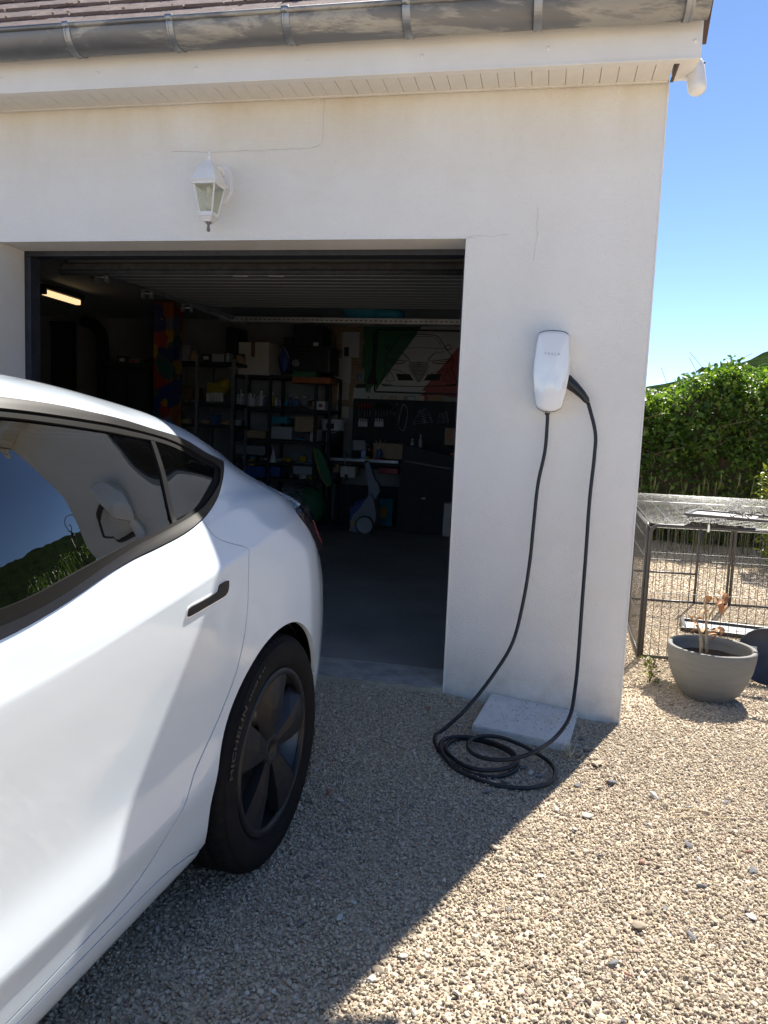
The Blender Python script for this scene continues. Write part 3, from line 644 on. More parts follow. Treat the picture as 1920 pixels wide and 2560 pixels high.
end = np.array([CX+.166, -.068, CZ-.128])
cp = smooth_path([tuple(p) for p in A+G+Bk[:-1]]+[tuple(end)], 6)
MB().tube([p-Vector((CX, 0, CZ)) for p in cp], .0082, 10).build('cable', 'cable_black', Ch)
MB().lathe([(.011, .0), (.012, -.012), (.009, -.02)], (A[0][0]-CX, -.055, -HH+.004), 14).build('cable_gland', 'black_plastic', Ch)

# concrete slab leaning at the foot of the wall
def slab():
    TL, TR, FR, FL = Vector((.229, -.004, -.012)), Vector((.633, -.004, -.056)), Vector((.577, -.390, -.066)), Vector((.170, -.335, -.050))
    nn = (TR-TL).cross(FL-TL).normalized(); nn = -nn if nn.z < 0 else nn; bm = bmesh.new(); c = (TL+TR+FR+FL)/4; t = -nn*.044
    v = [bm.verts.new(p-c) for p in (FL, FR, TR, TL)]+[bm.verts.new(p+t-c) for p in (FL, FR, TR, TL)]
    for f in ((0, 1, 2, 3), (7, 6, 5, 4), (0, 4, 5, 1), (1, 5, 6, 2), (2, 6, 7, 3), (3, 7, 4, 0)): bm.faces.new([v[i] for i in f])
    bmesh.ops.recalc_face_normals(bm, faces=bm.faces); bmesh.ops.bevel(bm, geom=bm.edges[:], offset=.004, segments=2, affect='EDGES')
    m = bpy.data.meshes.new('paving_slab'); bm.to_mesh(m); bm.free(); m.materials.append(MT['slab']); o = link('paving_slab', m, None, c)
    tag(o, 'dirty pale concrete paving slab lying against the wall below the charger', 'paving slab')
    gr = MB(); ux, uy = (FR-FL), (TL-FL)
    for k in range(120):
        a_, b_ = random.betavariate(2, 1.6), random.betavariate(2.2, 1.5); p = FL+ux*a_+uy*b_+nn*.0015-c; s_ = random.uniform(.0018, .0045); gr.sphere(p, (s_, s_*.8, s_*.6), 6, 4)
    tag(gr.build('grit', 'rock_tan', o), kind='stuff')
slab()

# ================================================================== car body surface
ST=[-3.74,-3.66,-3.45,-2.875,-2.2,-1.6,-1.0,-.6,-.3,0,.2,.35,.5,.65,.76,.84,.90,.95,.985]
# each row: 19 keys (v,z)
KEY={
-1.0:[(0,0.16),(0.77,0.16),(0.848,0.188),(0.882,0.262),(0.893,0.335),(0.907,0.395),(0.896,0.5),(0.905,0.64),(0.918,0.77),(0.924,0.845),(0.917,0.885),(0.908,0.925),(0.898,0.953),(0.85,1.12),(0.776,1.268),(0.748,1.298),(0.64,1.34),(0.33,1.402),(0,1.425)],
-.6:[(0,0.16),(0.77,0.16),(0.848,0.19),(0.882,0.265),(0.893,0.34),(0.907,0.41),(0.896,0.51),(0.905,0.66),(0.917,0.81),(0.922,0.898),(0.896,0.9455),(0.866,0.993),(0.846,1.022),(0.803,1.15),(0.752,1.254),(0.728,1.283),(0.63,1.324),(0.32,1.376),(0,1.398)],
-.3:[(0,0.17),(0.77,0.17),(0.855,0.2),(0.885,0.27),(0.898,0.35),(0.908,0.43),(0.905,0.53),(0.912,0.68),(0.916,0.84),(0.912,0.936),(0.874,0.979),(0.832,1.022),(0.797,1.05),(0.752,1.145),(0.704,1.225),(0.682,1.25),(0.6,1.295),(0.31,1.346),(0,1.364)],
}
KEY[0]=[(0,0.2),(0.75,0.2),(0.86,0.22),(0.9,0.28),(0.915,0.36),(0.922,0.44),(0.922,0.54),(0.922,0.7),(0.912,0.86),(0.885,0.966),(0.849,1.008),(0.81,1.052),(0.772,1.08),(0.722,1.138),(0.668,1.187),(0.645,1.208),(0.572,1.252),(0.3,1.303),(0,1.32)]
KEY[.2]=[(0,0.23),(0.74,0.23),(0.85,0.245),(0.89,0.3),(0.905,0.38),(0.912,0.46),(0.915,0.56),(0.912,0.7),(0.898,0.86),(0.852,0.976),(0.826,1.009),(0.795,1.045),(0.757,1.069),(0.705,1.1),(0.648,1.138),(0.615,1.16),(0.545,1.205),(0.29,1.258),(0,1.276)]
KEY[.35]=[(0,0.24),(0.72,0.24),(0.83,0.255),(0.87,0.31),(0.885,0.39),(0.893,0.47),(0.895,0.57),(0.892,0.7),(0.875,0.86),(0.815,0.978),(0.791,1.003),(0.762,1.03),(0.73,1.05),(0.68,1.075),(0.63,1.098),(0.59,1.12),(0.525,1.162),(0.28,1.218),(0,1.236)]
KEY[.5]=[(0,0.25),(0.67,0.25),(0.78,0.265),(0.83,0.32),(0.845,0.4),(0.853,0.48),(0.856,0.58),(0.852,0.7),(0.83,0.84),(0.77,0.965),(0.745,0.985),(0.715,1.007),(0.69,1.02),(0.65,1.035),(0.6,1.052),(0.55,1.073),(0.49,1.105),(0.27,1.158),(0,1.177)]
KEY[.65]=[(0,.26),(.60,.26),(.71,.275),(.765,.33),(.785,.41),(.795,.49),(.80,.59),(.796,.70),(.775,.82),(.725,.945),(.71,.963),(.68,.985),(.655,.996),(.62,1.008),(.57,1.024),(.52,1.04),(.46,1.062),(.26,1.10),(0,1.115)]
KEY[.76]=[(0,.27),(.52,.27),(.64,.285),(.70,.34),(.72,.42),(.735,.50),(.74,.60),(.737,.70),(.72,.80),(.685,.93),(.672,.952),(.648,.975),(.628,.988),(.59,1.003),(.54,1.02),(.49,1.034),(.44,1.048),(.25,1.072),(0,1.082)]
KEY[.84]=[(0,.28),(.45,.28),(.56,.295),(.62,.35),(.645,.43),(.66,.51),(.67,.60),(.667,.69),(.655,.77),(.63,.88),(.62,.905),(.605,.935),(.59,.955),(.56,.98),(.52,1.005),(.48,1.025),(.43,1.045),(.25,1.07),(0,1.08)]
KEY[.90]=[(0,.30),(.36,.30),(.46,.315),(.52,.37),(.545,.45),(.56,.53),(.57,.60),(.567,.66),(.555,.71),(.53,.77),(.52,.785),(.505,.80),(.49,.81),(.46,.83),(.42,.85),(.38,.865),(.34,.88),(.2,.90),(0,.91)]
KEY[.95]=[(0,.34),(.26,.34),(.34,.355),(.39,.40),(.41,.47),(.425,.54),(.43,.60),(.428,.64),(.42,.67),(.40,.70),(.39,.708),(.38,.715),(.37,.72),(.35,.728),(.32,.735),(.29,.742),(.26,.748),(.16,.757),(0,.762)]
KEY[.985]=[(0,.44),(.10,.44),(.15,.447),(.19,.465),(.21,.50),(.22,.54),(.222,.57),(.22,.59),(.215,.605),(.205,.62),(.20,.625),(.195,.63),(.19,.634),(.18,.638),(.165,.642),(.15,.646),(.13,.65),(.08,.654),(0,.656)]
KEY[-1.6]=[(0,0.16),(0.77,0.16),(0.848,0.188),(0.882,0.26),(0.893,0.33),(0.907,0.385),(0.896,0.49),(0.905,0.62),(0.918,0.74),(0.925,0.81),(0.914,0.845),(0.882,0.885),(0.872,0.912),(0.822,1.09),(0.742,1.255),(0.71,1.293),(0.635,1.348),(0.33,1.415),(0,1.435)]
KEY[-2.2]=[(0,.16),(.77,.16),(.848,.188),(.882,.26),(.893,.33),(.907,.385),(.897,.48),(.905,.60),(.918,.71),(.92,.78),(.908,.815),(.87,.86),(.845,.885),(.80,.93),(.75,.965),(.72,.985),(.65,1.02),(.33,1.09),(0,1.105)]
KEY[-2.875]=[(0,.18),(.75,.18),(.85,.2),(.895,.26),(.91,.34),(.918,.42),(.918,.52),(.912,.62),(.90,.71),(.88,.76),(.865,.785),(.83,.81),(.80,.825),(.75,.838),(.70,.845),(.65,.85),(.57,.86),(.3,.885),(0,.895)]
KEY[-3.45]=[(0,.18),(.64,.18),(.74,.2),(.785,.26),(.80,.34),(.805,.42),(.80,.5),(.79,.57),(.77,.63),(.74,.67),(.725,.685),(.69,.70),(.66,.71),(.61,.722),(.56,.73),(.51,.737),(.44,.745),(.22,.76),(0,.765)]
KEY[-3.66]=[(0,.22),(.46,.22),(.54,.235),(.585,.28),(.60,.35),(.605,.42),(.60,.48),(.59,.53),(.57,.57),(.54,.60),(.53,.61),(.51,.62),(.49,.626),(.45,.633),(.41,.64),(.37,.645),(.32,.65),(.16,.66),(0,.664)]
KEY[-3.74]=[(0,.33),(.2,.33),(.24,.337),(.27,.36),(.28,.39),(.285,.42),(.283,.45),(.278,.47),(.27,.485),(.26,.5),(.255,.505),(.25,.51),(.24,.514),(.22,.518),(.2,.521),(.18,.524),(.15,.527),(.08,.53),(0,.532)]
TAB=np.array([KEY[u] for u in ST]); STA=np.array(ST)
def pchip(x,y,xi):
    x=np.asarray(x,float); y=np.asarray(y,float); h=np.diff(x); sh=(-1,)+(1,)*(y.ndim-1)
    d=np.diff(y,axis=0)/h.reshape(sh)
    m=np.zeros_like(y)
    w1=(2*h[1:]+h[:-1]).reshape(sh); w2=(h[1:]+2*h[:-1]).reshape(sh)
    ok=d[:-1]*d[1:]>0
    with np.errstate(divide='ignore',invalid='ignore'):
        mm=(w1+w2)/(w1/d[:-1]+w2/d[1:])
    m[1:-1]=np.where(ok,mm,0); m[0]=d[0]; m[-1]=d[-1]
    xi=np.clip(xi,x[0],x[-1]); i=np.clip(np.searchsorted(x,xi)-1,0,len(x)-2)
    t=(xi-x[i])/h[i]; t=t.reshape((-1,)+(1,)*(y.ndim-1)); hh=h[i].reshape(t.shape)
    return (2*t**3-3*t**2+1)*y[i]+(t**3-2*t**2+t)*hh*m[i]+(-2*t**3+3*t**2)*y[i+1]+(t**3-t**2)*hh*m[i+1]
def surf(u,s):
    """u,s arrays -> (N,3) in car coords (u,v,z). s in 0..18"""
    u=np.atleast_1d(u).astype(float); s=np.atleast_1d(s).astype(float)
    rows=pchip(STA,TAB,u)            # N,19,2
    k=np.arange(19.); h=1.0
    d=np.diff(rows,axis=1); m=np.zeros_like(rows)
    # catmull-rom style smooth (limited)
    ok=d[:,:-1]*d[:,1:]>0
    with np.errstate(divide='ignore',invalid='ignore'):
        mm=2/(1/d[:,:-1]+1/d[:,1:])
    m[:,1:-1]=np.where(ok,mm,0); m[:,0]=d[:,0]; m[:,-1]=0; m[:,-1,0]=d[:,-1,0]
    # soft creases: shoulder line (9) and lower door ridge (5), fading forwards
    cw=np.clip((u+1.25)/.6,0,1)[:,None]*.9; c5=np.clip((u+1.9)/.5,0,1)[:,None]*np.clip((-.25-u)/.25,0,1)[:,None]*.6
    i=np.clip(s.astype(int),0,17); t=(s-i)[:,None]; n=np.arange(len(u))
    y0,y1,m0,m1=rows[n,i],rows[n,i+1],m[n,i],m[n,i+1]
    for kk,ww in ((9,cw),(5,c5)):
        a=(i==kk-1)[:,None]; b=(i==kk)[:,None]; m1=np.where(a,m1*(1-ww)+d[n,np.minimum(i,17)]*ww,m1); m0=np.where(b,m0*(1-ww)+d[n,np.minimum(i,17)]*ww,m0)
    vz=(2*t**3-3*t**2+1)*y0+(t**3-2*t**2+t)*m0+(-2*t**3+3*t**2)*y1+(t**3-t**2)*m1
    return np.c_[u,vz]
TH = R(3.93); CARO = (-.304-.905*math.cos(TH), -1.532+.905*math.sin(TH), -.062)
Car = thing('parked_car', 'white electric sedan backed up to the open garage doorway', 'car', CARO, -TH)
SK = .075                                            # metres for one step of the section index: makes outlines metric
def normals(u, s):
    e = 1e-3; a_ = (surf(u+e, s)-surf(u-e, s)); b_ = (surf(u, np.clip(s+.01, 0, 18))-surf(u, np.clip(s-.01, 0, 18)))
    n = np.cross(a_, b_); L_ = np.linalg.norm(n, axis=1); L_[L_ == 0] = 1; n = n/L_[:, None]
    # face outwards: away from the body's core
    P = surf(u, s); core = np.c_[P[:, 0]*.93, np.zeros(len(P)), np.full(len(P), .62)]; sg = np.sign(np.einsum('ij,ij->i', n, P-core)); return n*sg[:, None]
def inside(pt, poly):
    x, y = pt[:, 0], pt[:, 1]; r = np.zeros(len(pt), bool); m = len(poly)
    for i in range(m):
        x0, y0 = poly[i]; x1, y1 = poly[(i+1) % m]; c = ((y0 > y) != (y1 > y)); 
        with np.errstate(divide='ignore', invalid='ignore'): r ^= c & (x < (x1-x0)*(y-y0)/(y1-y0)+x0)
    return r
def dens(poly, step):
    out_ = []
    for i in range(len(poly)):
        a_, b_ = np.array(poly[i]), np.array(poly[(i+1) % len(poly)]); k = max(1, int(np.hypot(*(b_-a_))/step)); out_ += [a_+(b_-a_)*t/k for t in range(k)]
    return np.array(out_)
def round_poly(poly, sharp=45, n=4, close=True):
    """Catmull-Rom through an outline, keeping corners sharper than the limit"""
    P = [np.array(p, float)*[1, SK] for p in poly]; m = len(P); cor = []
    for i in range(m):
        a_, b_ = P[i]-P[i-1], P[(i+1) % m]-P[i]; cs = a_@b_/(np.linalg.norm(a_)*np.linalg.norm(b_)+1e-12); cor.append(math.degrees(math.acos(np.clip(cs, -1, 1))) > sharp)
    out_ = []
    for i in range(m):
        p1, p2 = P[i], P[(i+1) % m]; p0 = p1 if cor[i] else P[i-1]; p3 = p2 if cor[(i+1) % m] else P[(i+2) % m]
        for k in range(n):
            t = k/n; out_.append(.5*((2*p1)+(p2-p0)*t+(2*p0-5*p1+4*p2-p3)*t*t+(3*p1-p0-3*p2+p3)*t**3))
    return [(p[0], p[1]/SK) for p in out_]
def offset_poly(poly, d):
    """inset an outline (u,s) by d metres"""
    P = np.array(poly, float)*[1, SK]; a_ = np.roll(P, -1, 0)-np.roll(P, 1, 0); nn = np.c_[a_[:, 1], -a_[:, 0]]; nn /= np.linalg.norm(nn, axis=1)[:, None]+1e-12
    area = np.sum(P[:, 0]*np.roll(P[:, 1], -1)-np.roll(P[:, 0], -1)*P[:, 1]); P = P-nn*d*(1 if area > 0 else -1); return [tuple(p/[1, SK]) for p in P]
def panel(name, outer, material, holes=(), off=0., step=.016, edge=.014, parent=None, both=True, mirror_only=False, label=None, su=0, round_=False):
    outer_m = np.array(outer)*[1, SK]; holes_m = [np.array(hh)*[1, SK] for hh in holes]
    bl = [dens(outer_m.tolist(), step)]+[dens(hh.tolist(), step) for hh in holes_m]
    V, E = [], []
    for b_ in bl: o = len(V); V += b_.tolist(); E += [(o+i, o+(i+1) % len(b_)) for i in range(len(b_))]
    lo, hi = outer_m.min(0), outer_m.max(0); gx, gy = np.meshgrid(np.arange(lo[0], hi[0], step), np.arange(lo[1], hi[1], step), indexing='ij'); gpt = np.c_[gx.ravel(), gy.ravel()]
    ok = inside(gpt, bl[0])
    for b_ in bl[1:]: ok &= ~inside(gpt, b_)
    gpt = gpt[ok]; al = np.concatenate(bl)
    if len(gpt):
        dm = np.full(len(gpt), 9.)
        for c0 in range(0, len(gpt), 2000): dm[c0:c0+2000] = np.min(np.hypot(gpt[c0:c0+2000, None, 0]-al[None, :, 0], gpt[c0:c0+2000, None, 1]-al[None, :, 1]), 1)
        gpt = gpt[dm > step*.55]
    V += gpt.tolist()
    rv, re_, rf, *_ = geometry.delaunay_2d_cdt([Vector(p) for p in V], E, [], 0, 1e-7)
    rv = np.array([tuple(p) for p in rv]); rf = np.array([f for f in rf if len(f) == 3]); c = rv[rf].mean(1); ok = inside(c, bl[0])
    for b_ in bl[1:]: ok &= ~inside(c, b_)
    rf = rf[ok]; u, s = rv[:, 0], np.clip(rv[:, 1]/SK, 0, 18); P = surf(u, s); N = normals(u, s); P = P+N*off
    a_, b_, c_ = P[rf[:, 0]], P[rf[:, 1]], P[rf[:, 2]]; fl = np.einsum('ij,ij->i', np.cross(b_-a_, c_-a_), N[rf[:, 0]]) < 0; rf[fl] = rf[fl][:, ::-1]
    used = np.unique(rf); rm_ = -np.ones(len(rv), int); rm_[used] = np.arange(len(used)); rf = rm_[rf]; P = P[used]; N = N[used]; nv = len(P)
    cnt = {}
    for f in rf:
        for i in range(3): e = (int(f[i]), int(f[(i+1) % 3])); cnt[e] = cnt.get(e, 0)+1
    bed = [e for e in cnt if (e[1], e[0]) not in cnt]
    faces = [tuple(int(i) for i in f) for f in rf]; VV = P.tolist(); NN = N.tolist()
    if edge > 0:
        bi = sorted({i for e in bed for i in e}); m1 = {}; m2 = {}
        for i in bi: m1[i] = len(VV); VV.append(P[i].tolist()); NN.append(N[i].tolist()); m2[i] = len(VV); VV.append((P[i]-N[i]*edge).tolist()); NN.append(N[i].tolist())
        for i, j in bed: faces.append((m1[j], m1[i], m2[i], m2[j]))
    res = []
    for sg in ([1, -1] if both else [1]):
        vv = [(v*sg, uu, z) for uu, v, z in VV]; ff = faces if sg < 0 else [f[::-1] for f in faces]      # (u,v,z) -> local (v,u,z) flips handedness
        me_ = bpy.data.meshes.new(name); me_.from_pydata(vv, [], ff); me_.polygons.foreach_set('use_smooth', [len(f) == 3 for f in ff])
        me_.normals_split_custom_set_from_vertices([(n_[1]*sg, n_[0], n_[2]) for n_ in NN]) if edge == 0 else None
        if edge > 0:
            cn = []
            for f in ff:
                if len(f) == 3: cn += [(NN[i][1]*sg, NN[i][0], NN[i][2]) for i in f]
                else:
                    q_ = [Vector(vv[i]) for i in f]; fn = (q_[2]-q_[0]).cross(q_[3]-q_[1]); fn = fn.normalized() if fn.length > 1e-12 else Vector((0, 0, 1)); cn += [tuple(fn)]*4
            me_.normals_split_custom_set(cn)
        me_.materials.append(MT[material]); o = link(name, me_, parent or Car); res.append(o)
        if label: o['label'] = label
    return res
def s_at(u, z):
    ss = np.linspace(1, 10, 400); zz_ = surf(np.full(400, u), ss)[:, 2]; return float(np.interp(z, zz_, ss))
AR = .366
def arch(a0, a1, n=40, r=AR, uc=0., zc=.334):
    out_ = []
    for t in np.linspace(R(a0), R(a1), n): uu, z_ = uc+r*math.cos(t), zc+r*math.sin(t); out_.append((uu, s_at(uu, z_)))
    return out_
def sm(pts, n=4):
    P = smooth_path([(p[0], p[1]*SK, 0) for p in pts], n); return [(p.x, p.y/SK) for p in P]
# key curves (u, section index)
TB = sm([(-1.22, 11.35), (-1.05, 11.45), (-.936, 11.58), (-.788, 11.45), (-.68, 11.2), (-.575, 11.0), (-.427, 10.97), (-.300, 11.23), (-.166, 11.90), (-.063, 12.52), (0, 12.97), (.051, 13.40)])
TT = sm([(.051, 13.40), (-.01, 13.55), (-.063, 13.757), (-.12, 14.15), (-.189, 14.48), (-.309, 14.53), (-.551, 14.57), (-.705, 14.80), (-.874, 14.87), (-1.22, 14.9)])
GB = sm([(-1.19, 12.2), (-1.037, 12.18), (-.843, 12.15), (-.66, 12.0), (-.469, 11.84), (-.294, 11.955), (-.128, 12.50), (-.075, 12.80), (-.046, 13.03)])
GT = sm([(-.046, 13.03), (-.075, 13.15), (-.125, 13.35), (-.186, 13.57), (-.25, 13.72), (-.335, 13.80), (-.516, 13.80), (-.74, 13.895), (-.902, 13.96), (-1.19, 14.0)])
GAP = sm([(-.300, 11.23), (-.311, 10.475), (-.282, 9.893), (-.21, 9.158), (-.216, 8.737), (-.227, 8.18), (-.228, 7.74), (-.239, 7.34), (-.262, 6.99), (-.287, 6.70), (-.342, 6.28), (-.376, 6.05), (-.451, 5.58), (-.477, 5.34), (-.514, 4.93), (-.567, 4.5), (-.64, 3.9), (-.72, 3.62), (-.80, 3.53), (-.931, 3.42), (-1.02, 3.37), (-1.22, 3.35)], 3)
TB_door = [p for p in TB if p[0] <= -.3015]; TB_q = [p for p in TB if p[0] > -.3015]
SILL = [(-1.22, 3.05), (-.995, 3.05), (-.80, 3.06), (-.667, 3.07), (-.58, 3.05), (-.516, 2.98), (-.43, 2.75), (-.37, 2.45)]
door = offset_poly(TB_door+GAP, .0022)
panel('rear_door', door, 'paint')
SEAM = [(.76, 10.35), (.60, 10.45), (.426, 10.67), (.31, 11.02), (.246, 11.35), (.189, 12.19), (.134, 13.12), (.12, 14), (.14, 15.2), (.19, 16.33)]
tl_edge = [(.49, 8.0), (.415, 8.5), (.335, 9.02), (.345, 9.45), (.42, 9.75), (.55, 9.95), (.68, 10.1), (.76, 10.35)]
ar_l = arch(196, 20, 60)        # from front-low over the top to rear
quarter = GAP[::-1][0:0]+TB_q+TT[1:]+[(-1.9, 14.9), (-1.9, 16.33)]+[(x, 16.33) for x in np.linspace(-1.8, .12, 16)]+sm(SEAM[::-1], 3)+tl_edge[::-1][1:]+[(.44, 7.0), (.40, 6.0), ar_l[-1]]+ar_l[::-1]+[(-.37, 2.45)]+SILL[::-1][1:]+GAP[::-1]
panel('rear_quarter_panel', offset_poly(quarter, .0018), 'paint')
panel('sill', offset_poly([(-2.45, 1.0), (-2.45, 3.04)]+[(p[0], p[1]-.02) for p in SILL]+[(-.366, 1.8), (-.36, 1.0)], .001), 'paint')
ar_r = arch(19, -12, 12)
bump_ = [(.485, 7.9), (.43, 6.9), (.395, 5.95)]+ar_r+[(.372, 1.4), (.40, 1.0), (.985, 1.0), (.985, 17.99), (.925, 17.99), (.92, 14), (.915, 11), (.905, 9.6), (.885, 8.9), (.86, 8.2), (.82, 7.9), (.62, 7.85)]
panel('rear_bumper', offset_poly(bump_, .0018), 'paint', step=.014)
trunk = sm(SEAM, 3)+[(.31, 16.6), (.42, 17.1), (.47, 17.99), (.922, 17.99), (.917, 14), (.912, 11), (.90, 9.7), (.86, 9.9), (.82, 10.15)]
panel('trunk_lid', offset_poly(trunk, .0018), 'paint', step=.014)
tl = [(.335, 9.02), (.415, 8.5), (.49, 8.0), (.62, 7.92), (.80, 7.95), (.86, 8.25), (.88, 8.9), (.895, 9.6), (.82, 10.05), (.76, 10.28), (.68, 10.05), (.55, 9.9), (.42, 9.7), (.345, 9.4)]
tls = panel('tail_light', offset_poly(tl, .003), 'tail_lens', off=.018, edge=.028, step=.012)
rl = [(.50, 8.3), (.58, 8.15), (.72, 8.2), (.78, 8.5), (.72, 8.8), (.58, 8.75)]
for o_, t_ in zip(panel('red_lamp', rl, 'tail_red', off=.0195, edge=.004, step=.012), tls): o_.parent = t_
# sharp lip along the trunk lid
def z_lid(u, v):
    ss = np.linspace(9.5, 18, 300); q_ = surf(np.full(300, u), ss); return float(np.interp(-abs(v), -q_[:, 1], q_[:, 2]))
SV = []; SF = []
for v_ in np.linspace(-.695, .695, 47):
    e_ = (v_/.695)**2; u0_, ut_, zt_ = .79-.17*e_, .888-.198*e_, 1.092-.122*e_; z0_ = z_lid(u0_, v_)
    SV += [(v_, u0_, z0_+.001), (v_, (u0_+ut_)/2, (z0_+zt_)/2+.004), (v_, ut_, zt_), (v_, ut_-.004, zt_-.010), (v_, ut_-.035, zt_-.035), (v_, u0_+.02, z0_-.03)]
for i in range(46):
    for j in range(6): SF.append((i*6+j, i*6+(j+1) % 6, (i+1)*6+(j+1) % 6, (i+1)*6+j))
SF += [tuple(range(6)), tuple(range(46*6, 47*6))[::-1]]
sp_ = MB().add(SV, SF, False).build('trunk_spoiler', 'paint', Car); sp_.data.polygons.foreach_set('use_smooth', [False]*len(sp_.data.polygons))
# greenhouse
dv0, dv1 = (-.424, 11.82), (-.346, 13.82)
def split(poly, side):       # part of the window outline in front of / behind the slanted divider
    out_ = []
    def f(p): t = (p[1]-dv0[1])/(dv1[1]-dv0[1]); return (p[0]-(dv0[0]+(dv1[0]-dv0[0])*t))*side
    for i in range(len(poly)):
        a_, b_ = poly[i], poly[(i+1) % len(poly)]; fa, fb = f(a_)-.006, f(b_)-.006
        if fa > 0: out_.append(a_)
        if fa*fb < 0: t = fa/(fa-fb); out_.append((a_[0]+(b_[0]-a_[0])*t, a_[1]+(b_[1]-a_[1])*t))
    return out_
WIN = GB+GT[1:]; 
panel('door_window', split(WIN, -1), 'car_glass', off=-.006, edge=0, step=.02)
panel('quarter_window', split(WIN, 1), 'car_glass', off=-.003, edge=0, step=.02)
ring = TB+TT[1:]
win_in = offset_poly(WIN, .006)
panel('window_trim', offset_poly(ring, .002), 'satin_dark', holes=[offset_poly(WIN, -.013)], off=.004, edge=.012, step=.012)
panel('window_seal', offset_poly(WIN, -.0125), 'seal_black', holes=[offset_poly(WIN, .004)], off=-.001, edge=.01, step=.012)
dvp = [(dv0[0]-.014, dv0[1]-.3), (dv0[0]+.014, dv0[1]-.25), (dv1[0]+.012, dv1[1]+.25), (dv1[0]-.012, dv1[1]+.25)]
panel('window_divider', dvp, 'satin_dark', off=-.002, edge=.01, step=.012)
panel('roof_glass', [(-1.55, 16.38)]+[(x, 16.38) for x in np.linspace(-1.4, .17, 12)]+[(.30, 16.65), (.41, 17.1), (.46, 18), (-1.6, 18)], 'roof_glass', off=-.001, edge=0, step=.03)
hd = [(-.532, 8.493), (-.521, 8.533), (-.474, 8.494), (-.405, 8.461), (-.394, 8.511), (-.386, 8.616), (-.346, 8.591), (-.34, 8.507), (-.343, 8.341), (-.353, 8.262), (-.372, 8.241), (-.447, 8.271), (-.526, 8.318), (-.533, 8.384)]
hdl = round_poly(hd, 60, 3)
for o_ in panel('door_handle', hdl, 'gloss_black', off=.004, edge=.006, step=.006): o_.parent = [c for c in Car.children if c.name.startswith('rear_door')][0 if '.' not in o_.name else -1]
for o_ in panel('handle_surround', offset_poly(hdl, -.0035), 'white_metal', off=.0012, edge=.002, step=.006): o_.parent = [c for c in Car.children if c.name.startswith('rear_door')][0 if '.' not in o_.name else -1]
# front half (out of the picture, kept whole for other viewpoints)
fwin = [(-1.26, 12.0), (-1.26, 13.95), (-1.5, 13.9), (-1.75, 13.5), (-2.0, 12.9), (-2.2, 12.3), (-2.26, 12.0)]
panel('front_window', fwin, 'car_glass', off=-.005, edge=0, step=.03)
wsh = [(-1.62, 18), (-1.6, 16.2), (-1.75, 15.6), (-2.0, 15.2), (-2.25, 15.0), (-2.36, 16), (-2.40, 18)]
panel('windshield', wsh, 'car_glass', off=-.004, edge=0, step=.03)
far_ = arch(-20, 200, 40, uc=-2.875)
fbody = [(-1.224, 3.05), (-1.224, 14.9), (-1.9, 14.9), (-1.9, 16.33), (-1.6, 16.33), (-1.6, 18), (-3.74, 18), (-3.74, 1.0), (-3.25, 1.0)]+far_[::-1]+[(-2.5, 3.05)]
panel('front_body', fbody, 'paint', holes=[offset_poly(fwin, -.01), [(p[0]+(.001 if p[1] == 18 else 0), min(p[1], 17.98)) for p in wsh]], step=.03)
panel('inner_body', [(-3.6, 1.2)]+arch(-24, 204, 40, .405, -2.875)[::-1]+[(-2.4, 1.2), (-.42, 1.2)]+arch(204, -24, 40, .405)+[(.46, 1.2), (.93, 1.2), (.93, 9.2), (.70, 10.4), (.50, 11.5), (.10, 11.9), (-.3, 11.2), (-1.2, 10.8), (-2.3, 10.8), (-3.6, 9.5)], 'liner_black', off=-.03, edge=0, step=.03)
panel('underbody', [(-3.6, 0), (.9, 0), (.9, 1.02), (-3.6, 1.02)], 'liner_black', off=.0, edge=0, step=.06)
# wheel wells and wheels
def well(uc):
    for sg in (1, -1):
        mb = MB(); pr_ = [(r_, v_) for v_, r_ in ((.864, .372), (.85, .392), (.70, .40), (.58, .40))]; n_ = 28; vs_ = []; fs_ = []
        for r_, v_ in pr_:
            for t in np.linspace(R(-7), R(193), n_): vs_.append((sg*(v_-.008), uc+r_*math.cos(t), .334+r_*math.sin(t)))
        for i in range(len(pr_)-1):
            for k in range(n_-1): fs_.append((i*n_+k, i*n_+k+1, (i+1)*n_+k+1, (i+1)*n_+k))
        fs_.append(tuple(range((len(pr_)-1)*n_, len(pr_)*n_))); mb.add(vs_, fs_, True); mb.build('wheel_well', 'liner_black', Car)
well(0); well(-2.875)
def tyre_mesh():
    n_ = 300; half = [(.230, -.088), (.238, -.100), (.252, -.110), (.275, -.1165), (.296, -.1155), (.310, -.110), (.3135, -.1085), (.3135, -.1075), (.322, -.102), (.3285, -.093), (.3315, -.083)]
    tread = [(.333, -.068), (.333, -.056), (.3265, -.055), (.3265, -.047), (.3335, -.046), (.334, -.03), (.334, -.006), (.3268, -.005), (.3268, .005), (.334, .006), (.334, .03), (.3335, .046), (.3265, .047), (.3265, .055), (.333, .056), (.333, .068)]
    pr_ = half+tread+[(r_, -x_) for r_, x_ in half[::-1]]; vs_ = []; fs_ = []; m_ = len(pr_)
    for k in range(n_):
        t = 2*math.pi*k/n_
        for r_, x_ in pr_:
            if r_ > .318 and .058 < abs(x_) < .105 and k % 4 == 0: r_ -= .0035
            elif r_ > .33 and abs(x_) < .05 and k % 5 == 0: r_ -= .002
            vs_.append((x_, r_*math.cos(t), r_*math.sin(t)))
    for k in range(n_):
        for i in range(m_-1): fs_.append((k*m_+i, k*m_+i+1, ((k+1) % n_)*m_+i+1, ((k+1) % n_)*m_+i))
    return MB().add(vs_, fs_, True)
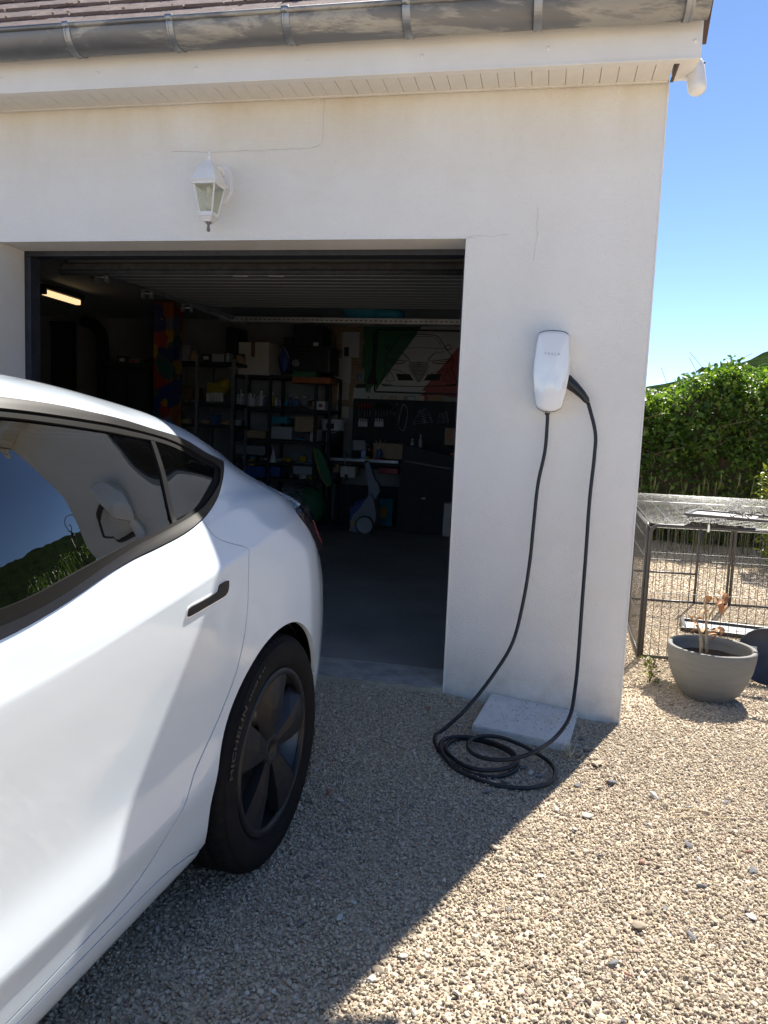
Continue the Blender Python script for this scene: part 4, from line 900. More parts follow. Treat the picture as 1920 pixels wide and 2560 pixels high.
def bent_text(txt, size, r, a_mid, depth, spacing):
    m_ = text_mesh(txt, size, depth, spacing, .0006)
    for v in m_.vertices:
        x_, y_, z_ = v.co; a_ = a_mid-x_*1.5/r; rr_ = r+y_; v.co = (z_, rr_*math.cos(a_), rr_*math.sin(a_))
    return m_
def cover():
    mb = MB(); T = R
    mb.lathe([(.214, -.012), (.216, -.001), (.226, .002), (.2335, .0005), (.2375, -.004), (.238, -.02)], n=96, axis='X')
    def P_(r_, a_, x_): return (x_, r_*math.cos(a_), r_*math.sin(a_))
    for i in range(5):
        a_ = T(72*i+20)
        for (r0, r1, r2) in ((.045, .13, .219),):
            def q_(r_, d_, x_): return P_(r_, a_+T(d_), x_)
            # broad flat blade, two facets with a fold, and a steep flank down to the window
            mb.add([q_(.042, -30, -.012), q_(.13, -26, -.004), q_(.219, -24, -.006), q_(.219, -8, .000), q_(.13, -4, .003), q_(.042, 0, -.010)], [(0, 1, 4, 5), (1, 2, 3, 4)])
            mb.add([q_(.042, 0, -.010), q_(.13, -4, .003), q_(.219, -8, .000), q_(.219, 9, -.002), q_(.13, 12, -.001), q_(.042, 24, -.012)], [(0, 1, 4, 5), (1, 2, 3, 4)])
            mb.add([q_(.042, 24, -.012), q_(.13, 12, -.001), q_(.219, 9, -.002), q_(.217, 19, -.034), q_(.13, 25, -.034), q_(.05, 40, -.030)], [(0, 1, 4, 5), (1, 2, 3, 4)])
            mb.add([q_(.042, -30, -.012), q_(.05, -32, -.036), q_(.13, -28, -.036), q_(.219, -25, -.036), q_(.219, -24, -.006), q_(.13, -26, -.004)], [(0, 1, 2, 5), (5, 2, 3, 4)])
    mb.lathe([(0, -.018), (.022, -.017), (.026, -.012), (.040, -.010), (.046, -.014), (.050, -.032)], n=40, axis='X'); return mb
tm = tyre_mesh(); w0 = None
for uc, sg in ((0, 1), (0, -1), (-2.875, 1), (-2.875, -1)):
    if w0 is None:
        w0 = bpy.data.objects.new('wheel', None); COL.objects.link(w0); w0.parent = Car; w_ = w0
        tm.build('tyre', 'tyre', w0, loc=(-.106, 0, 0), fix=False)
        m_ = bent_text('MICHELIN', .0255, .3005, R(154), .0006, 1.12); m_.materials.append(MT['tyre_letter']); link('tyre_lettering', m_, w0, (.0092, 0, 0))
        m_ = bent_text('235/45 R 18', .013, .297, R(122), .0005, 1.2); m_.materials.append(MT['tyre_letter']); link('tyre_lettering', m_, w0, (.0092, 0, 0))
        m_ = bent_text('MICHELIN', .0255, .3005, R(-26), .0006, 1.12); m_.materials.append(MT['tyre_letter']); link('tyre_lettering', m_, w0, (.0092, 0, 0))
        cover().build('wheel_cover', 'hubcap', w0, fix=False)
        MB().lathe([(.232, -.02), (.222, -.05), (.20, -.09), (.19, -.17), (.03, -.10), (0, -.10)], n=48, axis='X').build('rim', 'rim_dark', w0)
        MB().lathe([(.06, -.07), (.165, -.07), (.165, -.095), (.06, -.095)], n=40, axis='X').build('brake_disc', 'steel', w0)
        mb = MB(); mb.box((-.075, -.12, .06), (.05, .07, .12), bev=.012); mb.build('brake_caliper', 'blue_can', w0)
    else: w_ = copy_tree(w0, Car)
    w_.location = (sg*.905, uc, .334); w_.rotation_euler = (0, 0, 0 if sg > 0 else math.pi)
# cabin
def seat(x_, u_, wd, hgt):
    s_ = MB(); s_.box((x_, u_, .50), (wd, .50, .16), bev=.05); s_.box((x_, u_+.30, .80), (wd*.96, .14, .60), rx=-.30, bev=.055); s_.build('seat', 'seat_dark', Car)
    h_ = MB(); h_.box((x_, u_+.42, hgt), (.26, .09, .16), rx=-.25, bev=.035); h_.build('headrest', 'seat_dark', Car)
seat(.36, -.95, .50, 1.10); seat(-.36, -.95, .50, 1.10); seat(.37, -1.85, .48, 1.14); seat(-.37, -1.85, .48, 1.14)
MB().box((0, -.15, .93), (1.2, .5, .03), bev=.01).build('parcel_shelf', 'seat_dark', Car)
MB().box((0, -2.35, .88), (1.4, .35, .14), bev=.05).build('dashboard', 'seat_dark', Car)
for sg in (1, -1): MB().tube([(sg*.70, -1.22, .62), (sg*.72, -1.22, .95), (sg*.60, -1.18, 1.25)], .035, 8).build('door_pillar', 'seat_dark', Car)
for sg in (1, -1):
    mb = MB(); mb.sphere((sg*1.0, -2.02, 1.0), (.11, .05, .075), 16, 10); mb.tube([(sg*.86, -2.02, .93), (sg*.95, -2.02, .97)], .02, 8); mb.build('door_mirror', 'gloss_black', Car)

# ================================================================== things inside the garage
def C3(x, y): return x*.3858, 580+y*.3858
def C4(x, y): return 560+x*.3858, 580+y*.3858
def C5(x, y): return 560+x*.3858, 1000+y*.3858
CR = {'3': C3, '4': C4, '5': C5}
def rect(c, x0, y0, x1, y1, Yd):
    a_ = at(*CR[c](x0, y1), 1, Yd); b_ = at(*CR[c](x1, y0), 1, Yd); return a_[0], a_[2], b_[0], b_[2]
def box_thing(name, label, cat, c, x0, y0, x1, y1, Yd, dp, m, bev=.006, group=None, rz=0, extra=None):
    xa, za, xb, zb = rect(c, x0, y0, x1, y1, Yd); t = thing(name, label, cat, ((xa+xb)/2, Yd+dp/2, za), rz, group)
    MB().box((0, 0, (zb-za)/2), (abs(xb-xa), dp, zb-za), bev=bev).build('body', m, t)
    if extra: extra(t, abs(xb-xa), dp, zb-za)
    return t
def tote(t, w_, d_, h_): MB().box((0, 0, h_*.93), (w_*1.05, d_*1.05, h_*.09), bev=.008).build('lid', 'black_plastic', t); MB().box((0, -d_/2-.008, h_*.78), (w_*.3, .02, .03), bev=.006).build('handle', 'black_plastic', t)
def emblem(t, w_, d_, h_, r=.036, z=None, x=0.):
    yb = -d_/2; z = z if z is not None else h_*.5
    MB().lathe([(0, -.006), (r*.78, -.006), (r*.78, -.004)], (x, yb, z), 28, 'Y').build('badge_disc', 'mid_grey', t)
    MB().lathe([(r*.80, -.004), (r*.84, -.009), (r*.96, -.009), (r, -.003)], (x, yb, z), 28, 'Y').build('badge_ring', 'steel', t)
    MB().box((x-r*.36, yb-.008, z), (r*.14, .003, r*1.15)).box((x-r*.36, yb-.0085, z+r*.1), (r*.55, .003, r*.14)).tube([(x+r*.2, yb-.008, z-r*.5), (x+r*.45, yb-.008, z-r*.2), (x+r*.15, yb-.008, z), (x+r*.42, yb-.008, z+r*.25), (x+r*.25, yb-.008, z+r*.5)], r*.07, 6).build('badge_sign', 'line_black', t)
def tape(t, w_, d_, h_): MB().box((-w_*.02, -d_/2-.001, h_*.78), (w_*.12, .002, h_*.46)).box((-w_*.02, 0, h_+.001), (w_*.12, d_*.9, .002)).build('tape', 'tape_brown', t)
# racks
def rack(name, label, cat, xl, xr, Yd, dp, zs_, ztop, posts, mp, ms):
    t = thing(name, label, cat, ((xl+xr)/2, Yd+dp/2, .008)); cx = (xl+xr)/2
    for xq in posts:
        for yq in (-dp/2+.017, dp/2-.017): MB().box((xq-cx, yq, (ztop-.008)/2), (.034, .034, ztop-.008)).build('upright', mp, t)
    for zq in zs_: MB().box((0, 0, zq-.008-.02), (xr-xl, dp-.07, .036), bev=.004).build('shelf', ms, t)
    return t
xl = at(*C4(58, 935), 1, 5.3)[0]; xr = at(*C4(700, 935), 1, 5.3)[0]; xm = at(*C4(300, 935), 1, 5.3)[0]; xm2 = at(*C4(598, 935), 1, 5.3)[0]
zA = at(*C4(300, 925), 1, 5.3)[2]; zB = at(*C4(300, 1140), 1, 5.3)[2]; zC = at(*C5(300, 258), 1, 5.3)[2]; zD = at(*C5(300, 400), 1, 5.3)[2]; zE = at(*C5(300, 505), 1, 5.3)[2]
rack('shelving_unit', 'black shelving unit carrying the pale carton and the black tote', 'shelving', xl, xr, 5.3, .5, (zA, zB, zC, zD, zE), zA, (xl+.02, xm, xm2, xr-.02), 'black_matte', 'black_matte')
xs0 = at(*C3(1075, 900), 1, 4.9)[0]; xs1 = at(*C3(1520, 900), 1, 4.9)[0]; xsm = at(*C3(1275, 900), 1, 4.9)[0]
zF = at(*C3(1300, 835), 1, 4.9)[2]; zG = at(*C3(1300, 1105), 1, 4.9)[2]; zH = at(*C3(1300, 1245), 1, 4.9)[2]
rack('shelving_unit', 'grey metal shelving unit with pale uprights next to the painted pillar', 'shelving', xs0, xs1, 4.9, .45, (zF, zG, zH, .55), zF+.01, (xs0+.02, xsm, xs1-.02), 'steel', 'black_matte')
zk = at(*C3(800, 848), 1, 4.9)[2]; xk = at(*C3(690, 848), 1, 4.9)[0]; xk2 = at(*C3(970, 848), 1, 4.9)[0]
t = thing('cupboard', 'dark low cupboard standing left of the painted pillar', 'cupboard', ((xk+xk2)/2, 5.15, .008)); w_ = xk2-xk
MB().box((0, 0, (zk-.03)/2), (w_, .5, zk-.03), bev=.005).build('carcass', 'black_matte', t); MB().box((0, 0, zk-.02), (w_*1.03, .53, .03), bev=.004).build('top', 'frame_dark', t)
for sx in (-1, 1): MB().box((sx*w_*.245, -.258, zk*.5), (w_*.46, .012, zk*.88), bev=.003).build('door', 'frame_dark', t)
# painted pillar
x0, z0, x1, z1 = rect('3', 975, 440, 1110, 1240, 4.45)
t = thing('painted_pillar', 'square pillar splashed with red, yellow, blue and green paint', 'pillar', ((x0+x1)/2, 4.62, .008)); MB().box((0, 0, 1.25), (x1-x0, x1-x0, 2.5), bev=.01).build('shaft', 'splash', t); MB().box((0, 0, .05), (x1-x0+.03, x1-x0+.03, .10), bev=.01).build('foot', 'inner_wall', t)
# goods on the shelves
t = box_thing('carton', 'large pale carton with brown tape on top of the black shelving', 'box', '4', 95, 716, 306, 922, 5.28, .36, 'carton_pale', .004, rz=-.10, extra=tape)
box_thing('tote', 'black plastic tote with a round badge on the black shelving', 'box', '4', 362, 740, 690, 905, 5.30, .42, 'black_plastic', .02, extra=lambda t, w_, d_, h_: (tote(t, w_, d_, h_), emblem(t, w_, d_, h_, .045, h_*.33, -.11)))
box_thing('speaker_box', 'black box with a small white label stacked on the tote', 'box', '4', 452, 606, 640, 738, 5.33, .38, 'black_matte', .008, extra=lambda t, w_, d_, h_: MB().box((w_*.28, -d_/2-.001, h_*.10), (w_*.18, .002, h_*.18)).build('label_sticker', 'paper', t))
box_thing('parcel', 'dark parcel leaning left of the black box', 'box', '4', 385, 680, 445, 738, 5.36, .25, 'black_matte', .01)
box_thing('shallow_tray', 'shallow orange tray sticking out under the black tote', 'tray', '4', 440, 945, 690, 976, 5.22, .3, 'orange_paint', .004)
box_thing('flat_case', 'flat green case between the tote and the orange tray', 'case', '4', 442, 905, 595, 942, 5.25, .3, 'green_paint', .006)
t = thing('cloth_bag', 'blue cloth bag squeezed between pale carton and tote', 'bag', (*at(*C4(384, 900), 1, 5.26)[:2], at(*C4(384, 905), 1, 5.26)[2])); MB().sphere((0, .03, .13), (.065, .05, .14), 14, 10).build('sack', 'blue_paint', t); MB().tube(smooth_path([(-.03, 0, .25), (.0, -.02, .29), (.05, -.02, .22), (.07, -.02, .16)], 5), .004, 6).build('cord', 'paper', t)
box_thing('plastic_bundle', 'dark plastic-wrapped bundle above the grey shelving', 'bundle', '4', 5, 615, 88, 830, 5.3, .35, 'black_matte', .05)
box_thing('tin_box', 'small box with pale print beside the wrapped bundle', 'box', '4', 25, 825, 78, 880, 5.24, .1, 'paper', .004)
# rows of bottles and tins
def bottle(c, x, yb, yt, wpx, Yd, m, group, label, nm='bottle', cap='white_plastic'):
    p = at(*CR[c](x, yb), 1, Yd); q_ = at(*CR[c](x, yt), 1, Yd); e = at(*CR[c](x+wpx/2, yb), 1, Yd); r_ = abs(e[0]-p[0]); h_ = q_[2]-p[2]
    t = thing(nm, label, nm, tuple(p), 0, group)
    if nm == 'bottle': MB().lathe([(0, 0), (r_, 0), (r_, h_*.62), (r_*.75, h_*.74), (r_*.35, h_*.8), (r_*.35, h_*.88)], n=14).build('body', m, t); MB().lathe([(r_*.42, h_*.87), (r_*.42, h_), (0, h_)], n=12).build('cap', cap, t)
    else: MB().lathe([(0, 0), (r_*.97, 0), (r_, h_*.02), (r_, h_*.96), (r_*.93, h_*.97), (0, h_*.97)], n=16).build('can', m, t); MB().lathe([(0, h_*.972), (r_*.9, h_*.972), (r_*.9, h_), (0, h_)], n=16).build('lid', 'steel', t)
gb = 'bottles and tins on the black shelving'
for x, yt, wq, m in ((85, 1055, 30, 'carton_pale'), (120, 1050, 32, 'mid_grey'), (150, 1010, 26, 'paper'), (172, 1045, 22, 'white_plastic'), (195, 1050, 20, 'grey_plastic'), (218, 1068, 22, 'mid_grey'), (240, 1030, 26, 'carton_pale'), (262, 1060, 24, 'blue_can'), (316, 1042, 18, 'yellow_paint'), (338, 1075, 18, 'paper'), (360, 1090, 22, 'mid_grey'), (400, 1085, 24, 'teal_cloth'), (430, 1060, 26, 'blue_can'), (470, 1070, 40, 'blue_can'), (520, 1065, 44, 'grey_plastic'), (622, 1095, 18, 'steel_bright'), (560, 1085, 26, 'black_plastic')):
    bottle('4', x, 1128, yt, wq, 5.36, m, gb, 'small bottle on the second shelf of the black shelving', 'bottle')
g2 = 'tins on the grey shelving'
for x in (1345, 1368, 1391, 1414, 1437): bottle('3', x, 1098, 1040, 21, 4.95, 'carton_pale', g2, 'small pale tin in a row on the grey shelving', 'tin')
for x, yt in ((1540, 1050), (1560, 1020), (1620, 1045), (1645, 1060)): bottle('3', x, 1128, yt, 18, 5.34, 'paper', gb, 'small bottle on the second shelf of the black shelving', 'bottle')
box_thing('yellow_case', 'yellow case behind the row of small tins', 'case', '3', 1340, 978, 1450, 1040, 5.1, .12, 'yellow_paint', .01)
p = at(*C3(1440, 990), 1, 5.14); t = thing('yellow_helmet', 'round yellow helmet on the grey shelving', 'helmet', (p[0], p[1]+.05, p[2]-.09)); MB().sphere((0, 0, .09), (.085, .10, .085), 20, 12).build('shell', 'yellow_paint', t); MB().box((0, -.11, .04), (.14, .04, .012), bev=.004).build('peak', 'yellow_paint', t)
box_thing('wicker_basket', 'brown wicker basket beside the painted pillar', 'basket', '3', 1108, 1000, 1250, 1082, 4.95, .3, 'wicker', .02)
for i, (x0, y0, x1, y1, m, nm, lb) in enumerate(((125, 200, 270, 245, 'wood', 'wooden_box', 'shallow pale wooden box on the third shelf of the black shelving'), (300, 110, 410, 150, 'teal_cloth', 'folded_tarp', 'folded teal tarp on the third shelf of the black shelving'), (455, 110, 585, 205, 'cardboard', 'carton', 'brown carton at the right end of the third black shelf'), (70, 130, 120, 255, 'black_matte', 'tool_case', 'black tool case at the left end of the third black shelf'), (300, 175, 440, 250, 'mid_grey', 'plastic_bin', 'grey plastic bin under the folded teal tarp'), (70, 300, 265, 350, 'grey_plastic', 'folded_sheet', 'crumpled grey plastic sheet on the fourth black shelf'), (150, 385, 195, 425, 'yellow_paint', 'small_carton', 'small yellow carton low on the black shelving'), (140, 432, 265, 495, 'blue_paint', 'bottle_pack', 'blue pack low at the left of the black shelving'), (285, 432, 360, 495, 'blue_paint', 'bottle_pack', 'narrow blue pack low beside the wider blue pack'), (445, 410, 575, 480, 'mid_grey', 'bag', 'pale grey bag on the lowest visible black shelf'))):
    box_thing(nm, lb, nm.split('_')[-1], '5', x0, y0, x1, y1, 5.34, .26, m, .012)
p = at(*C5(318, 405), 1, 5.28); t = thing('paper_funnel', 'white paper cone standing on the fourth black shelf', 'funnel', tuple(p)); MB().lathe([(.045, 0), (.004, .17)], n=16).lathe([(.048, 0), (.048, .004), (.04, .004)], n=16).build('cone', 'paper', t)
# board with papers, tricolour and car drawing on the rear wall
YW = 6.095
x0, z0, x1, z1 = rect('4', 640, 612, 905, 1130, YW); t = thing('notice_board', 'brown chipboard panel pinned with papers on the rear wall', 'board', ((x0+x1)/2, YW, z0)); MB().box((0, -.008, (z1-z0)/2), (x1-x0, .016, z1-z0)).build('panel', 'osb', t)
for i, (x0, y0, x1, y1, m, lb) in enumerate(((765, 650, 880, 812, 'paper', 'white print with a small picture near the top of the notice board'), (712, 816, 826, 980, 'paper', 'large blank paper sheet on the notice board'), (730, 985, 812, 1088, 'paper_cream', 'cream note under the blank sheet'), (722, 1132, 808, 1205, 'paper_cream', 'cream sheet below the notice board'), (836, 1012, 915, 1098, 'paper', 'tilted white note beside the dust brush'), (905, 1042, 962, 1100, 'paper', 'white note with a green mark below the dust brush'), (955, 1040, 1020, 1106, 'paper', 'tilted white sheet below the framed drawing'), (1022, 1052, 1066, 1104, 'paper_cream', 'cream tag below the framed drawing'), (1066, 1050, 1112, 1102, 'paper', 'note with red lines below the framed drawing'), (1118, 1055, 1165, 1108, 'paper_cream', 'round-cornered cream tag below the framed drawing'), (1190, 1068, 1236, 1112, 'paper', 'small white card right of the round-cornered tag'), (1240, 1062, 1300, 1118, 'paper_cream', 'cream card under the red corner of the drawing'), (1320, 1060, 1420, 1120, 'cardboard', 'brown cardboard piece under the red corner of the drawing'))):
    Yp = YW-.02 if x0 < 900 else YW-.012
    a_ = rect('4', x0, y0, x1, y1, Yp); t = thing('paper_sheet', lb, 'paper', ((a_[0]+a_[2])/2, Yp, (a_[1]+a_[3])/2)); t.rotation_euler = (0, random.uniform(-.12, .12) if i > 3 else random.uniform(-.02, .02), 0)
    w_, h_ = a_[2]-a_[0], a_[3]-a_[1]; MB().box((0, 0, 0), (w_, .002, h_)).build('sheet', m, t)
    if i == 0: MB().box((-w_*.25, -.002, -h_*.27), (w_*.28, .0015, h_*.36), bev=.0005).build('picture', 'line_black', t)
    if i == 5: MB().sphere((w_*.05, -.002, 0), (.012, .001, .010), 8, 5).build('mark', 'green_paint', t)
    if i == 8: [MB().box((0, -.002, h_*k), (w_*.7, .0015, h_*.08)).build('red_line', 'red_paint', t) for k in (-.2, 0, .2)]
p = at(*C4(880, 937), 1, YW-.03); t = thing('round_badge', 'round dark badge on the wall left of the dust brush', 'badge', (p[0], p[1], p[2])); emblem(t, 0, 0, 0, .062, 0.)
a_ = rect('4', 855, 985, 920, 1006, YW-.03); t = thing('name_plate', 'small dark plate below the round badge', 'plate', ((a_[0]+a_[2])/2, YW-.03, a_[1])); MB().box((0, 0, .018), (a_[2]-a_[0], .004, .045), ry=-.1).build('plate', 'line_black', t)
# dust brush
p = at(*C4(962, 900), 1, YW-.05); q_ = at(*C4(962, 670), 1, YW-.05); t = thing('dust_brush', 'black dust brush hanging by the framed drawing', 'brush', (p[0], YW-.03, p[2])); hz = q_[2]-p[2]
MB().tube([(0, 0, 0), (0, 0, hz)], .009, 8).build('handle', 'black_matte', t); MB().prism([(-.02, .02), (.02, .02), (.075, -.17), (-.075, -.17)], -.018, .018, 'Y').build('bristles', 'black_matte', t); MB().lathe([(.012, -.004), (.018, 0), (.012, .004)], (0, -.01, hz), 12, 'Y').build('ring', 'steel', t)
# tricolour painted on the wall, framed drawing in front
def poly_at(pts, Yd, org): return [tuple(np.array(at(*C4(x, y), 1, Yd))[[0, 2]]-org) for x, y in pts]
org = at(*C4(1245, 840), 1, YW-.004); o2 = np.array([org[0], org[2]])
t = thing('wall_mural', 'green, white and red diagonal bands painted on the rear wall', 'mural', (org[0], YW-.004, org[2]))
MB().prism(poly_at([(905, 612), (1280, 612), (1130, 790), (960, 1000), (925, 1035), (905, 960), (912, 900), (888, 860), (893, 760), (910, 715), (895, 665)], YW-.004, o2), 0, .003, 'Y').build('green_band', 'green_paint', t)
MB().prism(poly_at([(1284, 612), (1540, 612), (1800, 612), (1800, 620), (1290, 1050), (1250, 1060), (950, 1060), (955, 1010)], YW-.004, o2), 0, .003, 'Y').build('white_band', 'canvas_white', t)
MB().prism(poly_at([(1245, 1085), (1295, 1048), (1540, 700), (1640, 620), (1900, 620), (1900, 1120), (1560, 1085), (1420, 1060), (1350, 1100)], YW-.008, o2), 0, .003, 'Y').build('red_band', 'red_paint', t)
YF = YW-.05; org = at(*C4(1245, 1040), 1, YF); o3 = np.array([org[0], org[2]])
P_ = thing('framed_drawing', 'black-framed line drawing of a car front on green, white and red', 'picture', (org[0], YF, org[2]))
fx0, fz0, fx1, fz1 = rect('4', 975, 645, 1760, 1035, YF); fx0 -= org[0]; fx1 -= org[0]; fz0 -= org[2]; fz1 -= org[2]
def clipx(x): return min(max(x, fx0+.02), fx1-.02)
MB().prism(poly_at([(985, 652), (1255, 652), (1010, 985), (985, 1028)], YF, o3), .004, .010, 'Y').build('green_field', 'green_paint', P_)
MB().prism(poly_at([(1257, 652), (1640, 652), (1540, 720), (1280, 1028), (988, 1028), (1012, 985)], YF, o3), .004, .010, 'Y').build('white_field', 'canvas_white', P_)
MB().prism(poly_at([(1642, 652), (1750, 652), (1750, 1028), (1283, 1028), (1542, 720)], YF, o3), .004, .010, 'Y').build('red_field', 'red_paint', P_)
for c, d in ((((fx0+fx1)/2, .0, fz1), (fx1-fx0, .022, .018)), (((fx0+fx1)/2, .0, fz0), (fx1-fx0, .022, .018)), ((fx0, .0, (fz0+fz1)/2), (.018, .022, fz1-fz0-.02)), ((fx1, .0, (fz0+fz1)/2), (.018, .022, fz1-fz0-.02))): MB().box(c, d, bev=.003).build('frame_side', 'line_black', P_)
def dl(pts, w_=.0032, sym=None, n=4, nm='drawn_line'):
    q0 = [(x, 0.0, z) for x, z in poly_at(pts, YF, o3)]; MB().tube(smooth_path(q0, n), w_, 5).build(nm, 'line_black', P_)
    if sym is not None: MB().tube(smooth_path([(x, 0.0, z) for x, z in poly_at([(2*sym-px, py) for px, py in pts], YF, o3)], n), w_, 5).build(nm, 'line_black', P_)
SY = 1262
dl([(1085, 758), (1110, 715), (1150, 672), (1262, 662)], .0045, SY); dl([(1100, 755), (1262, 750)], .003, SY); dl([(1120, 735), (1160, 684), (1262, 676)], .0025, SY)
dl([(1085, 758), (1050, 800), (1040, 840), (1050, 880), (1030, 940), (1020, 985), (1100, 998), (1262, 1000)], .0045, SY)
dl([(1050, 745), (1065, 730), (1085, 738), (1090, 755), (1060, 762), (1050, 745)], .004, SY)
dl([(1050, 825), (1100, 828), (1170, 838), (1150, 852), (1080, 850), (1050, 825)], .0045, SY); dl([(1060, 835), (1130, 843)], .003, SY)
dl([(1100, 775), (1160, 790), (1200, 830)], .0028, SY); dl([(1140, 768), (1180, 800), (1205, 830)], .0025, SY); dl([(1170, 830), (1215, 842)], .003, SY)
dl([(1205, 850), (1262, 842)], .004, SY); dl([(1205, 850), (1220, 900), (1262, 968)], .005, SY); dl([(1196, 862), (1212, 910), (1258, 975)], .003, SY); dl([(1050, 890), (1120, 895), (1200, 930), (1230, 965)], .003, SY)
MB().prism(poly_at([(1212, 852), (1312, 852), (1302, 900), (1262, 958), (1222, 900)], YF, o3), .001, .0035, 'Y').build('drawn_grille', 'mid_grey', P_)
MB().prism(poly_at([(1115, 918), (1205, 922), (1225, 962), (1130, 962)], YF, o3), .001, .0035, 'Y').build('drawn_intake', 'black_matte', P_); MB().prism(poly_at([(2*SY-1115, 918), (2*SY-1205, 922), (2*SY-1225, 962), (2*SY-1130, 962)], YF, o3), .001, .0035, 'Y').build('drawn_intake', 'black_matte', P_)
for k in range(3): dl([(1218+6*k, 872+26*k), (1262, 874+26*k)], .002, SY)
dl([(1075, 900), (1105, 960), (1050, 962), (1075, 900)], .0035, SY, 2); dl([(1022, 986), (1085, 990), (1085, 999), (1022, 996)], .004, SY, 2)
pz = poly_at([(1262, 852)], YF, o3)[0]; MB().lathe([(.014, -.003), (.021, -.005), (.021, .002)], (pz[0], 0, pz[1]), 18, 'Y').build('drawn_badge', 'line_black', P_)
# tool wall
x0, z0, x1, z1 = rect('4', 820, 1105, 1640, 1530, 6.0); t = thing('tool_board', 'black perforated tool board on the rear wall', 'board', ((x0+x1)/2, 6.03, z0)); MB().box((0, 0, (z1-z0)/2), (x1-x0, .02, z1-z0)).build('panel', 'black_matte', t)
for i, x in enumerate((875, 893, 912, 930, 948, 985, 1004, 1022, 1040, 1060, 1082, 1105)):
    p = at(*C4(x, 1148), 1, 5.98); q_ = at(*C4(x, 1200), 1, 5.98); m = 'red_paint' if i < 5 else 'black_plastic'
    t = thing('screwdriver', 'screwdriver with red handle hanging on the tool board' if i < 5 else 'screwdriver with black handle hanging on the tool board', 'screwdriver', tuple(p), 0, 'red-handled screwdrivers on the tool board' if i < 5 else 'black-handled screwdrivers on the tool board')
    MB().lathe([(0, .075), (.011, .07), (.013, .04), (.010, .01), (.006, 0)], n=10).build('handle', m, t); MB().tube([(0, 0, 0), (0, 0, q_[2]-p[2])], .0035, 6).build('shaft', 'steel_bright', t)
for x, lb in ((903, 'pale tool holder below the red-handled screwdrivers'), (1008, 'pale tool holder below the black-handled screwdrivers')):
    a_ = rect('4', x-30, 1205, x+30, 1262, 5.97); t = thing('tool_holder', lb, 'holder', ((a_[0]+a_[2])/2, 5.95, a_[1])); w_ = a_[2]-a_[0]; h_ = a_[3]-a_[1]
    MB().box((0, 0, h_*.3), (w_, .04, h_*.55), bev=.004).build('body', 'paper', t); [MB().box((w_*k, 0, h_*.75), (w_*.12, .03, h_*.36), bev=.002).build('tooth', 'paper', t) for k in (-.38, -.13, .13, .38)]
for k in range(9):
    for x0_, g_ in ((1290, 'left'), (1420, 'right')):
        if g_ == 'right' and k > 6: continue
        wd = 120-9*k if g_ == 'left' else 66-4*k
        a_ = at(*C4(x0_-wd/2, 1236-11*k+8), 1, 5.98); b_ = at(*C4(x0_+wd/2, 1232-11*k), 1, 5.98); t = thing('wrench', 'steel wrench in the %s fan of wrenches on the tool board' % ('wider' if g_ == 'left' else 'narrower'), 'wrench', tuple((a_+b_)/2), 0, '%s fan of wrenches' % ('wider' if g_ == 'left' else 'narrower')); d_ = Vector(b_-a_)/2
        MB().tube([-d_, d_], .0042, 6).build('shaft', 'steel', t); MB().sphere(d_, (.011, .005, .009), 8, 6).sphere(-d_, (.009, .005, .008), 8, 6).build('jaw', 'steel', t)
# bench with its load
zb = at(*C5(900, 385), 1, 5.45)[2]; xb0 = at(*C5(655, 385), 1, 5.45)[0]; xb1 = at(*C5(1500, 385), 1, 5.45)[0]
t = thing('workbench', 'dark workbench with a pale metal front edge below the tool board', 'workbench', ((xb0+xb1)/2, 5.72, .008)); w_ = xb1-xb0
MB().box((0, 0, zb-.05), (w_, .54, .05), bev=.004).build('top', 'black_matte', t); pe = at(*C5(1130, 395), 1, 5.43)[0]
MB().box(((xb0+pe)/2-(xb0+xb1)/2, -.285, zb-.02), (pe-xb0, .03, .036), bev=.004).build('front_rail', 'galv', t)
for sx in (-1, 1):
    for sy in (-.22, .22): MB().box((sx*(w_/2-.05), sy, (zb-.075)/2), (.05, .05, zb-.08)).build('leg', 'black_matte', t)
MB().box((0, .2, .25), (w_-.1, .03, .45)).build('back_panel', 'black_matte', t)
a_ = rect('5', 612, 125, 765, 330, 5.50); t = thing('paint_bucket', 'white and black paint bucket on the left end of the workbench', 'bucket', ((a_[0]+a_[2])/2, 5.62, zb-.024)); r_ = (a_[2]-a_[0])/2; h_ = a_[3]-zb+.02
MB().lathe([(0, 0), (r_*.88, 0), (r_*.97, h_*.72)], n=28).build('black_wrap', 'black_plastic', t); MB().lathe([(r_*.975, h_*.721), (r_*1.0, h_*.93), (r_*1.05, h_*.94), (r_*1.05, h_), (0, h_)], n=28).build('lid', 'paper', t); MB().tube([(r_*math.cos(q)*1.05, -r_*math.sin(q)*1.0, h_*.9-.12*math.sin(q)) for q in np.linspace(0, math.pi, 16)], .003, 6).build('handle', 'steel', t); MB().box((-.04, -r_*.93, h_*.4), (.012, .004, h_*.5)).box((.0, -r_*.95, h_*.42), (.012, .004, h_*.52)).build('reflective_strip', 'mid_grey', t); MB().box((.0, -r_*1.01, h_*.83), (r_*.7, .006, h_*.13)).build('label_patch', 'black_plastic', t)
bottle('5', 940, 365, 275, 40, 5.55, 'brown_glass', None, 'brown bottle with a pale label on the workbench', 'bottle', 'black_plastic'); p = at(*C5(940, 362), 1, 5.50); MB().lathe([(.036, .02), (.036, .095)], n=16).build('paper_label', 'paper_cream', [o for o in bpy.data.objects if o.get('label') == 'brown bottle with a pale label on the workbench'][0])
bottle('5', 1005, 378, 305, 36, 5.52, 'blue_can', None, 'pale blue spray can in front of the brown carton', 'bottle')
box_thing('carton', 'brown open carton on the workbench behind the spray can', 'box', '5', 965, 285, 1165, 378, 5.62, .25, 'cardboard', .004)
